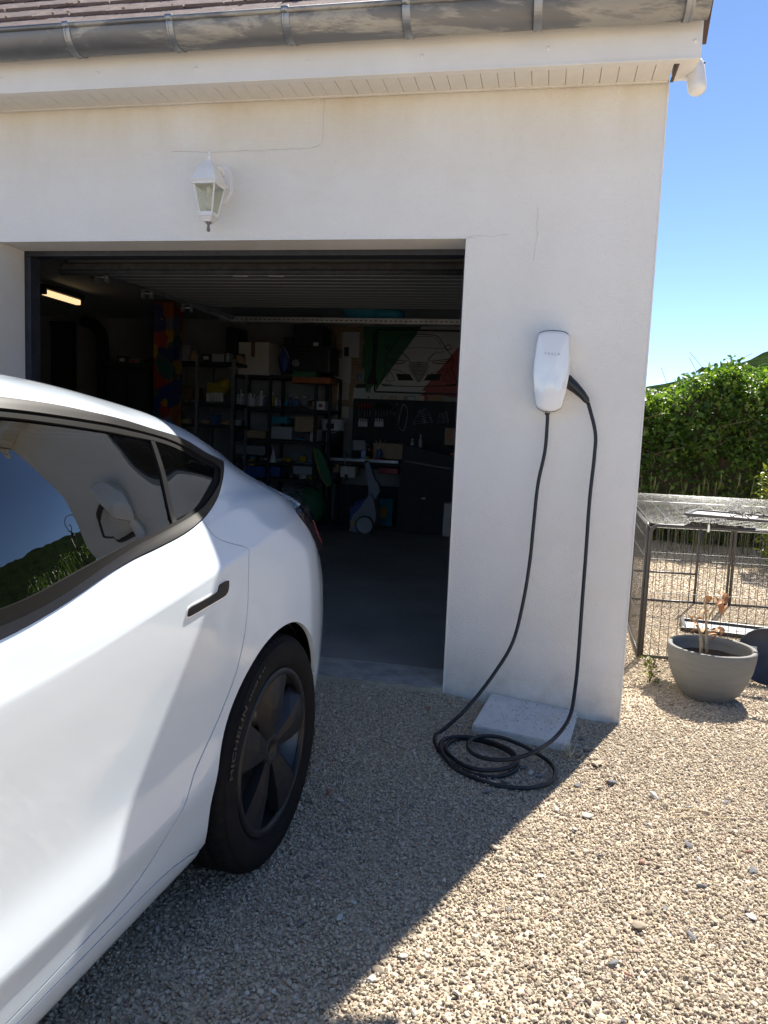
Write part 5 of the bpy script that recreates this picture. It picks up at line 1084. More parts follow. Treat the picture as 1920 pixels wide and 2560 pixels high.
box_thing('power_tool_case', 'grey and green power tool lying on the workbench left of the carton', 'tool', '5', 820, 262, 905, 325, 5.60, .12, 'mid_grey', .02, rz=.5)
box_thing('small_carton', 'small orange carton at the right end of the workbench', 'box', '5', 1463, 345, 1500, 396, 5.5, .1, 'orange_paint', .003)
box_thing('carton', 'brown carton with an orange patch high on the right', 'box', '5', 1428, 185, 1560, 290, 5.6, .2, 'cardboard', .004, extra=lambda t, w_, d_, h_: MB().box((-w_*.28, -d_/2-.001, h_*.55), (w_*.28, .002, h_*.3)).build('patch', 'orange_paint', t))
t = thing('plastic_sack', 'crumpled white plastic sack lying right of the workbench carton', 'sack', (at(*C5(1310, 385), 1, 5.5)[0], 5.6, zb-.024)); MB().sphere((0, 0, .05), (.15, .12, .055), 18, 8).sphere((.12, .02, .05), (.09, .09, .05), 14, 8).build('bag', 'paper', t)
for x, yt, lb in ((1218, 250, 'grey flask standing on the dark chest'), (1270, 225, 'tall grey spray bottle behind the dark chest')): bottle('5', x, 335, yt, 26, 5.5, 'mid_grey', None, lb, 'bottle')
t = thing('tool_heap', 'heap of small hand tools in the middle of the workbench', 'tools', (at(*C5(1060, 280), 1, 5.7)[0], 5.75, zb+.10)); rr_ = random.Random(3)
for k in range(14): a0 = Vector((rr_.uniform(-.22, .2), rr_.uniform(-.05, .05), rr_.uniform(0, .08))); MB().tube([a0, a0+Vector((rr_.uniform(-.12, .12), rr_.uniform(-.04, .04), rr_.uniform(-.01, .09)))], rr_.uniform(.005, .012), 6).build('tool', rr_.choice(['steel', 'black_plastic', 'mid_grey', 'wood']), t)
MB().box((0, 0, -.06), (.5, .12, .08), bev=.01).build('tray', 'black_matte', t)
box_thing('white_carton', 'small white carton stored under the workbench', 'box', '5', 752, 432, 850, 500, 5.62, .2, 'carton_pale', .004)
box_thing('parts_tray', 'orange-red parts tray under the metal rail of the workbench', 'tray', '5', 1000, 445, 1128, 475, 5.55, .15, 'red_paint', .006)
box_thing('carton', 'brown carton stored under the left end of the workbench', 'box', '5', 690, 395, 745, 470, 5.6, .2, 'cardboard', .004)
# dark chest
a_ = rect('5', 1140, 305, 1500, 850, 5.32); t = thing('storage_chest', 'large black plastic chest standing on the floor right of the washer', 'chest', ((a_[0]+a_[2])/2, 5.46, .008)); w_ = a_[2]-a_[0]; h_ = a_[3]
MB().hexa([(-w_*.56, -.2, 0), (w_*.5, -.2, 0), (w_*.5, .2, 0), (-w_*.56, .2, 0)], [(-w_*.5, -.2, h_), (w_*.5, -.2, h_*.88), (w_*.5, .2, h_*.88), (-w_*.5, .2, h_)]).build('body', 'black_matte', t); MB().box((0, -.205, h_*.78), (w_*.9, .02, .03), ry=.12, bev=.005).build('lid_lip', 'black_plastic', t); MB().sphere((-.03, -.21, h_*.40), (.03, .012, .012), 12, 8).build('latch', 'paper', t)
for k, (y0, y1, lb) in enumerate(((675, 765, 'pale upper carton on the floor against the right wall'), (767, 882, 'pale lower carton on the floor against the right wall'))): box_thing('carton', lb, 'box', '5', 1418-8*k, y0, 1500, y1, 5.05, .2, 'carton_pale', .004, rz=.08)
# pressure washer
p = at(*C5(930, 850), 2, .01); yw = p[1]
t = thing('pressure_washer', 'grey and blue upright pressure washer on the garage floor', 'pressure washer', (p[0], yw, .008))
def W(x, y): q_ = at(*C5(x, y), 1, yw); return (q_[0]-p[0], q_[2]-.008)
MB().prism([W(828, 840), W(870, 846), W(985, 840), W(1000, 740), W(985, 640), W(960, 600), W(900, 690), W(850, 740)], -.13, .13, 'Y').build('body', 'grey_plastic', t)
MB().prism([W(826, 800), W(850, 760), W(900, 690), W(935, 650), W(915, 638), W(870, 655), W(835, 690)], -.11, .11, 'Y').build('motor_cover', 'blue_paint', t)
for k in range(5): a0 = W(845+14*k, 690-7*k); b0 = W(860+14*k, 672-7*k); MB().tube([(a0[0], -.112, a0[1]), (b0[0], -.112, b0[1])], .004, 5).build('vent_slot', 'line_black', t)
MB().prism([W(945, 640), W(985, 640), W(1015, 590), W(1005, 540), W(985, 520), W(965, 470), W(945, 400), W(915, 398), W(925, 450), W(940, 560)], -.05, .05, 'Y').build('handle_column', 'grey_plastic', t)
w0_ = W(925, 400); w1_ = W(975, 410); MB().tube([(w0_[0], -.07, w0_[1]), (w0_[0], .07, w0_[1])], .016, 10).tube([(w1_[0], -.02, w1_[1]-.05), (w0_[0], -.02, w0_[1])], .02, 10).build('grip', 'black_plastic', t)
wc = W(930, 802); rr_ = W(982, 802)[0]-wc[0]
MB().lathe([(0, -.165), (rr_*.72, -.165), (rr_*.82, -.172), (rr_, -.168), (rr_, -.128), (0, -.128)], (wc[0], 0, wc[1]), 32, 'Y').build('wheel', 'mid_grey', t); MB().lathe([(rr_*1.0, -.166), (rr_*1.14, -.16), (rr_*1.14, -.132), (rr_, -.128)], (wc[0], 0, wc[1]), 32, 'Y').build('tyre', 'black_matte', t)
a0, b0 = W(800, 345), W(832, 690); MB().tube([(a0[0], -.15, a0[1]), ((a0[0]*.6+b0[0]*.4), -.15, a0[1]*.6+b0[1]*.4), (b0[0], -.14, b0[1])], .007, 8).build('lance', 'steel_bright', t); MB().tube([(a0[0]*.62+b0[0]*.38, -.15, a0[1]*.62+b0[1]*.38), (a0[0]*.5+b0[0]*.5, -.15, a0[1]*.5+b0[1]*.5)], .016, 10).build('trigger_grip', 'black_plastic', t)
c0 = W(940, 640); MB().box((W(955, 668)[0], -.055, W(955, 668)[1]), (.075, .006, .16), bev=.004).build('side_label', 'mid_grey', t); MB().box((W(848, 790)[0], -.132, W(848, 790)[1]), (.04, .004, .06)).build('warning_label', 'yellow_paint', t)
# green things, hose, floor marker
def G5(x, y, Yd): q_ = at(*C5(x, y), 1, Yd); return Vector((q_[0], q_[1], q_[2]))
p = G5(680, 565, 5.2); t = thing('green_wing', 'curved green foam strip with yellow edge leaning by the bench', 'foam strip', tuple(p))
pth = [G5(x, y, 5.2)-p for x, y in ((592, 310), (600, 370), (618, 440), (645, 510), (678, 562))]; pth2 = [G5(x, y, 5.2)-p for x, y in ((620, 318), (650, 370), (675, 430), (695, 500), (704, 550))]
a_ = smooth_path(pth, 4); b_ = smooth_path(pth2, 4); n_ = len(a_); vs = [v+Vector((0, -.03, 0)) for v in a_]+[v+Vector((0, -.03, 0)) for v in b_]+[v+Vector((0, .03, 0)) for v in b_]+[v+Vector((0, .03, 0)) for v in a_]; fs = []
for j in range(4): fs += [(j*n_+i, j*n_+i+1, ((j+1) % 4)*n_+i+1, ((j+1) % 4)*n_+i) for i in range(n_-1)]
fs += [(0, n_, 2*n_, 3*n_), (n_-1, 2*n_-1, 3*n_-1, 4*n_-1)]; MB().add(vs, fs).build('foam', 'green_paint', t); MB().tube([v+Vector((-.006, -.032, 0)) for v in a_], .008, 6).build('edge', 'yellow_paint', t)
a_ = rect('5', 430, 568, 645, 722, 5.15); t = thing('green_bag', 'dark green bag on the floor behind the car', 'bag', ((a_[0]+a_[2])/2, 5.25, .008)); MB().sphere((0, 0, a_[3]*.5), ((a_[2]-a_[0])/2, .16, a_[3]*.5), 20, 12).build('sack', 'green_paint', t); MB().tube(smooth_path([(-.1, -.08, a_[3]*.9), (0, -.1, a_[3]*1.06), (.1, -.08, a_[3]*.9)], 5), .01, 6).build('strap', 'black_matte', t)
p = G5(455, 640, 5.0); t = thing('garden_net', 'tangle of pale net and cord in front of the green bag', 'net', tuple(p)); rr_ = random.Random(5)
for k in range(7): MB().tube([Vector((.16*math.cos(q+k)*rr_.uniform(.6, 1), -.02*k+.03*math.sin(3*q), .12*math.sin(q)*rr_.uniform(.7, 1)+.02)) for q in np.linspace(0, 5.5, 22)], .0035, 5).build('cord', 'mid_grey', t)
MB().tube([(0, 0, -p[2]+.01), (.0, 0, -.1)], .01, 6).build('peg', 'black_matte', t)
p = G5(660, 840, 5.0); t = thing('hose_coil', 'dark blue hose coiled on the garage floor left of the washer', 'hose', (p[0], 5.1, .008))
for k in range(6): MB().lathe([(.15+.018*k+.009*math.cos(q), .02+.022*(k % 3)+.009*math.sin(q)) for q in np.linspace(0, 6.283, 9)], n=36).build('turn', 'disc_dark', t)
a_ = at(*C5(740, 828), 2, .02); b_ = at(*C5(828, 820), 2, .02); t = thing('spirit_level', 'yellow and black bar lying on the floor beside the washer', 'bar', tuple((a_+b_)/2)); d_ = Vector(b_-a_)
MB().box((0, 0, 0), (d_.length, .03, .022), rz=math.atan2(d_.y, d_.x), bev=.003).build('bar', 'yellow_paint', t); [MB().box(tuple(d_*k), (.03, .0315, .0235), rz=math.atan2(d_.y, d_.x)).build('black_stripe', 'line_black', t) for k in (-.3, -.05, .2)]
# ceiling things
a_ = at(*C3(285, 392), 2, 2.42); b_ = at(*C3(508, 460), 2, 2.42); c = (a_+b_)/2; d_ = Vector(b_-a_); az = math.atan2(d_.y, d_.x)
t = thing('fluorescent_lamp', 'lit warm fluorescent lamp on the dark garage ceiling', 'lamp', (c[0], c[1], 2.42), az)
MB().box((0, 0, .06), (d_.length*1.14, .10, .05), bev=.008).build('housing', 'black_matte', t); MB().box((0, 0, .004), (d_.length, .062, .055), bev=.02).build('tube_cover', 'tube_lit', t); [MB().box((sx*d_.length*.53, 0, .01), (.05, .07, .06), bev=.012).build('end_cap', 'black_plastic', t) for sx in (-1, 1)]
MB().box((0, 0, .088), (.2, .05, .02)).build('mount', 'black_matte', t)
p = at(*C4(960, 560), 1, 3.4); t = thing('duffel_bag', 'teal duffel bag lying on the perforated rail under the ceiling', 'bag', (p[0], 3.25, 2.145)); MB().sphere((-.05, 0, .10), (.20, .13, .10), 20, 12).sphere((.17, 0, .065), (.16, .11, .065), 18, 10).build('sack', 'teal_cloth', t); MB().tube(smooth_path([(.05, -.1, .14), (.1, -.13, .19), (.15, -.1, .12)], 5), .008, 6).build('strap', 'black_matte', t)
p = at(*C4(795, 490), 1, 3.0); t = thing('ceiling_hook', 'small pale bracket left of the teal duffel bag', 'hook', (p[0], 3.2, 2.30)); MB().box((0, 0, 0), (.16, .02, .012)).tube([(0, 0, 0), (0, 0, -.05), (.02, 0, -.07)], .006, 6).tube([(0, 0, 0), (0, 0, .24)], .005, 6).build('bracket', 'galv', t)
# big pipe bend by the left wall and beam under the ceiling
t = thing('duct_pipe', 'thick black pipe bending down left of the painted pillar', 'pipe', (at(*C3(665, 900), 1, 5.6)[0], 5.6, .008)); q0 = [at(*C3(x, y), 1, 5.6) for x, y in ((540, 580), (610, 600), (655, 660), (668, 760), (668, 1000))]; MB().tube(smooth_path([tuple(q_-np.array([t.location[0], 5.6, .008])) for q_ in q0]+[(0, 0, 0)], 5), .075, 14).build('pipe', 'black_matte', t)
x0, z0, x1, z1 = rect('3', 205, 615, 465, 960, 6.05); t = thing('inner_door', 'dark panelled door in the rear wall at the far left', 'door', ((x0+x1)/2, 6.07, .008)); MB().box((0, 0, z1/2), (x1-x0, .05, z1)).build('leaf', 'frame_dark', t); MB().box((0, -.03, z1+.03), (x1-x0+.12, .05, .06)).box((-(x1-x0)/2-.03, -.03, z1/2), (.06, .05, z1)).box(((x1-x0)/2+.03, -.03, z1/2), (.06, .05, z1)).build('frame', 'black_matte', t); MB().sphere(((x1-x0)*.4, -.05, 1.0), .02, 10, 6).build('handle', 'steel', t)

# ---- more clutter on shelves and bench
rc = random.Random(21); CM = ['cardboard', 'carton_pale', 'black_matte', 'grey_plastic', 'mid_grey', 'blue_can', 'red_paint', 'wood', 'paper', 'teal_cloth', 'yellow_paint', 'black_plastic', 'frame_dark']
def clutter(xa, xb, yq, zq, n, hmax, where, smax=.16, pal=None):
    x = xa; i = 0
    while x < xb-.03 and i < n:
        w_ = rc.uniform(.035, smax); h_ = rc.uniform(.04, hmax); d_ = rc.uniform(.06, .16); k = rc.random(); m = rc.choice(pal or CM)
        if k < .55:
            t = thing('small_box', 'box among the goods on '+where, 'box', (x+w_/2, yq+rc.uniform(-.03, .05), zq), rc.uniform(-.3, .3), 'boxes on '+where); MB().box((0, 0, h_/2), (w_, d_, h_), bev=.004).build('body', m, t)
            if rc.random() < .6: MB().box((rc.uniform(-.2, .2)*w_, -d_/2-.001, h_*.5), (w_*.45, .002, h_*.4)).build('label_sticker', rc.choice(['paper', 'line_black', 'red_paint', 'yellow_paint', 'paper_cream']), t)
        elif k < .85:
            t = thing('jar', 'jar among the goods on '+where, 'jar', (x+w_/2, yq+rc.uniform(-.03, .05), zq), 0, 'jars on '+where); r_ = min(w_/2, .055); MB().lathe([(0, 0), (r_, 0), (r_, h_*.8), (r_*.8, h_*.86)], n=14).build('body', m, t); MB().lathe([(r_*.84, h_*.84), (r_*.84, h_), (0, h_)], n=14).build('lid', rc.choice(pal or CM), t)
        else:
            t = thing('rag', 'crumpled rag among the goods on '+where, 'rag', (x+w_/2, yq, zq), rc.uniform(0, 3), 'rags on '+where); mb = MB()
            for _ in range(4): mb.sphere((rc.uniform(-.3, .3)*w_, rc.uniform(-.03, .03), h_*.2+rc.uniform(0, .1)*h_), (w_*rc.uniform(.25, .45), .05, h_*rc.uniform(.2, .4)), 12, 8)
            mb.build('cloth', m, t)
        x += w_*1.12+rc.uniform(0, .03); i += 1
YS = 5.40
clutter(xl+.06, xm-.05, YS+.12, zC, 6, .16, 'the third black shelf'); clutter(xm+.05, xm2-.05, YS+.12, zC, 7, .15, 'the third black shelf')
clutter(xl+.06, xm-.05, YS+.1, zD, 6, .11, 'the fourth black shelf'); clutter(xm+.05, xr-.05, YS+.1, zD, 10, .11, 'the fourth black shelf')
clutter(xl+.05, xr-.05, YS+.1, zE, 12, .10, 'the fifth black shelf'); clutter(xm2-.1, xr-.03, YS-.05, zB, 4, .12, 'the right end of the second black shelf')
clutter(xs0+.06, xs1-.05, 5.08, zF, 8, .22, 'the top of the grey shelving', pal=['cardboard', 'black_matte', 'frame_dark', 'mid_grey', 'carton_pale']); clutter(xs0+.06, xs1-.05, 5.05, zH, 9, .16, 'the third grey shelf'); clutter(xs0+.05, xs0+.30, 5.02, zG, 3, .12, 'the left of the second grey shelf', .1)
clutter(xk+.05, xk2-.05, 5.1, zk-.004, 6, .25, 'the dark cupboard', pal=['cardboard', 'black_matte', 'frame_dark', 'grey_plastic']); clutter(xb0+.35, xb1-.5, 5.86, zb-.024, 14, .20, 'the back of the workbench'); clutter(xb0+.4, xb0+1.0, 5.52, zb-.024, 5, .09, 'the front of the workbench', .1)
clutter(-3.2, -2.4, 5.0, .008, 5, .45, 'the floor beside the shelving', .28); clutter(xb0+.3, xb1-.2, 5.75, .008, 8, .34, 'the floor under the workbench', .25)
# cords and hoses hanging on the rear wall
for i, (x, y0, y1, lb) in enumerate(((1120, 1120, 1320, 'black cord hanging on the tool board left of the wrenches'), (1165, 1120, 1290, 'grey cord looped on the tool board'), (700, 640, 900, 'black cord hanging left of the papers on the rear wall'))):
    a_ = at(*C4(x, y0), 1, 5.97); b_ = at(*C4(x, y1), 1, 5.97); L_ = a_[2]-b_[2]; t = thing('hanging_cord', lb, 'cord', tuple(a_)); MB().tube([(.05*math.sin(q)*(1+.3*math.sin(q*2)), -.01*math.cos(q), -L_/2+L_/2*math.cos(q)) for q in np.linspace(0, 6.1, 26)], .005, 6).build('loop', 'black_plastic' if i != 1 else 'mid_grey', t); MB().tube([(0, .04, .0), (0, -.03, .005)], .005, 6).build('hook', 'steel', t)

# ================================================================== yard
def C8(x, y): return 1520+x*.2894, 1200+y*.2894
# plant pot
PX, PY = 1.302, .535; pz = g1(PX, PY)-.004; zr = float(at(*C8(517, 1395), 1, PY)[2]); ph = zr-pz
t = thing('plant_pot', 'large rounded grey plant pot on the gravel in front of the wire pen', 'pot', (PX, PY, pz))
MB().lathe([(0, .004), (.098, .0), (.112, .004), (.122, .016), (.150, ph*.17), (.180, ph*.38), (.201, ph*.60), (.211, ph*.82), (.214, ph*.96), (.212, ph*.99), (.208, ph), (.196, ph), (.190, ph*.985), (.187, ph*.9), (.180, ph*.7), (0, ph*.69)], n=64).build('bowl', 'pot', t)
so = MB(); 
for i in range(9):
    for k in range(30):
        r_ = .181*i/8; a_ = 2*math.pi*k/30; so.v.append((r_*math.cos(a_), r_*math.sin(a_), ph*.76+.010*float(_vn(r_*math.cos(a_), r_*math.sin(a_), 28, 9))+.004*float(_vn(r_*math.cos(a_), r_*math.sin(a_), 90, 4))))
so.f = [(i*30+k, i*30+(k+1) % 30, (i+1)*30+(k+1) % 30, (i+1)*30+k) for i in range(8) for k in range(30)]; so.sm = [True]*len(so.f); so.build('soil', 'soil', t)
# dead plant in the pot
pp = Vector((PX, PY, pz+ph*.76)); t = thing('dead_plant', 'withered plant with brown curled leaves in the grey pot', 'plant', tuple(pp))
def Q(x, y, dy=0.): q_ = at(*C8(x, y), 1, PY+dy); return Vector(q_)-pp
for pts, r0 in (([(855, 1460), (850, 1380), (848, 1250), (848, 1180), (838, 1100), (832, 1020)], .008), ([(850, 1230), (880, 1170), (920, 1110), (960, 1060), (1000, 1030)], .006), ([(805, 1455), (800, 1370), (790, 1300), (755, 1240), (720, 1190), (690, 1160)], .008), ([(800, 1350), (780, 1270), (768, 1200), (760, 1170)], .005), ([(850, 1340), (880, 1310), (930, 1300)], .004), ([(930, 1100), (935, 1060), (900, 1020)], .003)):
    P3 = smooth_path([tuple(Q(x, y, random.uniform(-.02, .02))) for x, y in pts], 4); P3[0].z = min(P3[0].z, -.004) if pts[0][1] > 1440 else P3[0].z
    MB().tube(P3, list(np.linspace(r0, r0*.55, len(P3))), 7).build('stem', 'dead_stem', t)
def curl(c, L_, w_, yaw, pitch, roll):
    vs_ = []; fs_ = []; mr = Matrix.Rotation(yaw, 3, 'Z') @ Matrix.Rotation(pitch, 3, 'Y') @ Matrix.Rotation(roll, 3, 'X')
    for i in range(7):
        u_ = i/6; ww = w_*math.sin(math.pi*min(1, u_*.92+.06))**.8
        for j in (-1, -.4, .4, 1): vs_.append(Vector(c)+mr @ Vector((L_*(u_-.1), ww*j*.8, -.35*L_*u_*u_+abs(j)*ww*.6)))
    for i in range(6):
        for j in range(3): fs_.append((i*4+j, i*4+j+1, (i+1)*4+j+1, (i+1)*4+j))
    MB().add(vs_, fs_, True).build('leaf', 'dead_leaf', t, fix=False)
for x, y in ((875, 1010), (915, 1020), (960, 985), (1010, 1000), (1035, 1010), (1000, 1060), (985, 1075), (1040, 990), (745, 1180), (765, 1210), (760, 1250), (900, 1300), (940, 1290), (975, 1275), (945, 1350), (825, 1312), (795, 1305), (855, 1140), (1020, 1090), (930, 1330)):
    curl(Q(x, y, random.uniform(-.03, .03)), random.uniform(.038, .062), random.uniform(.014, .022), random.uniform(0, 6.28), random.uniform(-.5, .9), random.uniform(-.8, .8))
# dark round saucer leaning behind the pot
q_ = at(*C8(1385, 1620), 1, .82); rs = .158
t = thing('plastic_saucer', 'dark round plastic saucer with a white sticker leaning behind the pot', 'saucer', (q_[0], .82, g1(q_[0], .82)+.002)); t.rotation_euler = (R(57), 0, R(-12))
MB().lathe([(0, 0), (rs*.93, 0), (rs, .008), (rs*1.03, .03), (rs*1.0, .032), (rs*.96, .010), (0, .008)], (0, rs*1.02, 0), 48).build('dish', 'disc_dark', t)
MB().box((-.075, rs*1.02+.03, .0335-.022), (.034, .046, .001)).build('sticker', 'paper', t); MB().box((-.075, rs*1.02+.03, .0125), (.022, .004, .001)).box((-.077, rs*1.02+.02, .0125), (.016, .010, .001)).build('sticker_print', 'sticker_grey', t)
# wire pen
def wpanel(pen, a_, b_, z0, z1, nv, nh, door=None, rnd=True, tilt=None):
    a_ = Vector(a_); b_ = Vector(b_); d_ = b_-a_; fr = MB(); r_ = .0105; e = .045
    def pt(s, z): return Vector((a_.x+d_.x*s, a_.y+d_.y*s, z))
    k = e/d_.length
    pa_ = [pt(0, z0), pt(0, z1-e)]+[pt(k*(1-math.cos(q)), z1-e+e*math.sin(q)) for q in np.linspace(0, math.pi/2, 6)][1:]+[pt(1-k*(1-math.sin(q)), z1-e+e*math.cos(q)) for q in np.linspace(0, math.pi/2, 6)]+[pt(1, z0)]
    fr.tube(pa_, r_, 8); fr.tube([pt(0, z0+.01), pt(1, z0+.01)], r_*.9, 8); w0_ = bpy.data.objects.new('pen_panel', None); COL.objects.link(w0_); w0_.parent = pen
    fr.build('frame', 'pen_frame', w0_); ww = MB()
    for i in range(1, nv): ww.tube([pt(i/nv, z0+.01), pt(i/nv, z1-.004)], .0019, 5, cap=False)
    for j in range(1, nh): ww.tube([pt(0, z0+(z1-z0)*j/nh), pt(1, z0+(z1-z0)*j/nh)], .0019, 5, cap=False)
    ww.build('wires', 'pen_frame', w0_)
    if door: 
        m_ = MB(); s0 = door; m_.tube([pt(s0, z0), pt(s0, z1)], r_, 8); m_.tube([pt(0, z0+(z1-z0)*.30), pt(s0, z0+(z1-z0)*.30)], r_*.8, 8); m_.build('door_bar', 'pen_frame', w0_)
pg = -.085; pen = thing('wire_pen', 'dark metal wire pet pen with a mesh top standing on gravel', 'pen', (0, 0, 0)); ZT = .712
A0 = (1.045, 1.13, 0); wpanel(pen, A0, (1.86, 1.20, 0), pg, ZT, 17, 4); wpanel(pen, (1.885, 1.20, 0), (2.70, 1.27, 0), pg, ZT, 17, 4)
wpanel(pen, (1.030, 1.15, 0), (1.055, 1.97, 0), pg, ZT, 17, 4); wpanel(pen, (1.057, 1.99, 0), (1.075, 2.81, 0), pg, ZT, 17, 4)
wpanel(pen, (1.09, 2.83, 0), (1.90, 2.90, 0), pg, ZT, 17, 4, door=.70); wpanel(pen, (1.925, 2.90, 0), (2.74, 2.97, 0), pg, ZT, 17, 4)
tp = MB()
def tpz(x, y): return ZT+.012+.055*sstep(1.2, 2.9, y)+.018*math.sin(x*3.1)*math.sin(y*2.2)
def edgex(y): return 1.035+.02*(y-1.13)
for i in range(32):
    y_ = 1.14+i*.055; tp.tube([(x_, y_+.03*(x_-1.0), tpz(x_, y_)) for x_ in np.linspace(edgex(y_), 2.75, 14)], .0012, 5, cap=False)
for i in range(15): x_ = 1.06+i*.12; tp.tube([(x_, y_+.03*(x_-1.0), tpz(x_, y_)-.003) for y_ in np.linspace(1.14, 2.88, 12)], .0019, 5, cap=False)
# the left border of the mesh hangs down over the side panel
for i in range(50):
    y_ = 1.14+i*.0352; tp.tube([(edgex(y_), y_, tpz(edgex(y_), y_)), (edgex(y_)-.012, y_, tpz(edgex(y_), y_)-.03), (edgex(y_)-.016, y_, tpz(edgex(y_), y_)-.085)], .0011, 5, cap=False)
tp.tube([(edgex(y_)-.016, y_, tpz(edgex(y_), y_)-.085) for y_ in np.linspace(1.14, 2.9, 12)], .0022, 5); tp.build('mesh_top', 'pen_wire', pen)
# flat frame and clips lying on the mesh
c = at(*C8(1000, 290), 2, .80); t = thing('folded_gate', 'flat dark metal gate lying on the mesh top of the pen', 'gate', (c[0]+.12, c[1]-.02, .79), -.35)
MB().box((0, .16, 0), (.62, .022, .016), bev=.003).box((0, -.16, 0), (.62, .022, .016), bev=.003).box((-.30, 0, .0), (.022, .30, .016), bev=.003).box((.30, 0, .0), (.022, .30, .016), bev=.003).build('frame', 'pen_frame', t); MB().box((-.12, 0, -.004), (.34, .30, .004)).build('sheet', 'mid_grey', t)
clp = None
for k in range(8):
    x_, y_ = 1080+32*k+random.uniform(-10, 10), 300+random.uniform(-14, 22); q_ = at(*C8(x_, y_), 2, .815)
    t = thing('wire_clip', 'small black wire clip lying on the pen top', 'clip', (q_[0], q_[1], .812), random.uniform(0, 3), 'black wire clips on the pen top')
    MB().tube(smooth_path([(-.045, 0, 0), (-.02, .004, .012), (.02, -.004, .012), (.04, .0, .0), (.048, .008, .01)], 4), .003, 6).build('wire', 'hook_black', t)
q_ = at(*C8(865, 415), 1, 1.15); t = thing('pen_latch', 'pale latch hooked on the front rail of the pen', 'latch', tuple(q_)); MB().box((0, -.012, 0), (.012, .01, .045), bev=.002).tube([(0, -.012, .02), (.0, -.02, .03), (.0, -.01, .038)], .003, 6).build('hook', 'steel_bright', t)
# tray on the ground in the pen
ta = at(*C8(620, 1203), 2, -.06); tb = at(*C8(1330, 1290), 2, -.06); tc_ = at(*C8(700, 1292), 2, -.06)
t = thing('plastic_tray', 'pale shallow tray with a black rim lying inside the pen', 'tray', (float(ta[0]+tb[0])/2+.05, float(ta[1]+tc_[1])/2, g1(1.9, 2)+.004), -.14); w_ = float(tb[0]-ta[0])+.1; d_ = float(ta[1]-tc_[1])
MB().box((0, 0, .008), (w_, d_, .012), bev=.004).build('base', 'tray_white', t); MB().box((0, d_/2, .02), (w_, .03, .03), bev=.008).box((0, -d_/2, .02), (w_, .03, .03), bev=.008).box((-w_/2, 0, .02), (.03, d_, .03), bev=.008).box((w_/2, 0, .02), (.03, d_, .03), bev=.008).build('rim', 'black_plastic', t)
# ---- leaves
def leaf_cloud(P, size, up=.35, seed=1, asp=.62):
    """many bent leaves (two faces each side of the rib) at points P"""
    r = np.random.default_rng(seed); n = len(P); a = r.normal(size=(n, 3)); a[:, 2] = a[:, 2]*.6-.35; a /= np.linalg.norm(a, axis=1)[:, None]
    nrm = r.normal(size=(n, 3)); nrm[:, 2] = np.abs(nrm[:, 2])+up; nrm[:, 1] -= .35; b = np.cross(a, nrm); b /= np.linalg.norm(b, axis=1)[:, None]+1e-9; nn = np.cross(b, a)
    L_ = (size*np.exp(r.normal(0, .28, n)))[:, None]; W_ = L_*asp*.5
    base = P; tip = P+a*L_-nn*L_*.12; mid = P+a*L_*.45; l1 = mid+b*W_+nn*W_*.35; l2 = mid-b*W_+nn*W_*.35; m0 = P+a*L_*.16
    l0 = m0+b*W_*.72+nn*W_*.2; r0 = m0-b*W_*.72+nn*W_*.2
    V = np.stack([base, l0, l1, tip, l2, r0, mid], 1).reshape(-1, 3); k = np.arange(n)[:, None]*7
    F = np.concatenate([k+[0, 1, 2, 6], k+[6, 2, 3, 3], k+[0, 6, 4, 5], k+[6, 3, 4, 4]], 0); return V, F
def leaves_obj(name, V, F, material, parent=None):
    m_ = bpy.data.meshes.new(name); m_.from_pydata(V.tolist(), [], [tuple(dict.fromkeys(f)) for f in F.tolist()]); m_.materials.append(MT[material]); m_.polygons.foreach_set('use_smooth', [True]*len(m_.polygons)); return link(name, m_, parent)
def htop(x): return 1.87+.10*(x-1.5)+.16*_vn(x, 0*x, 1.6, 5)+.22*_vn(x, 0*x, 4.2, 6)+.07*np.exp(-((x-2.55)/.4)**2)
HY = 6.45
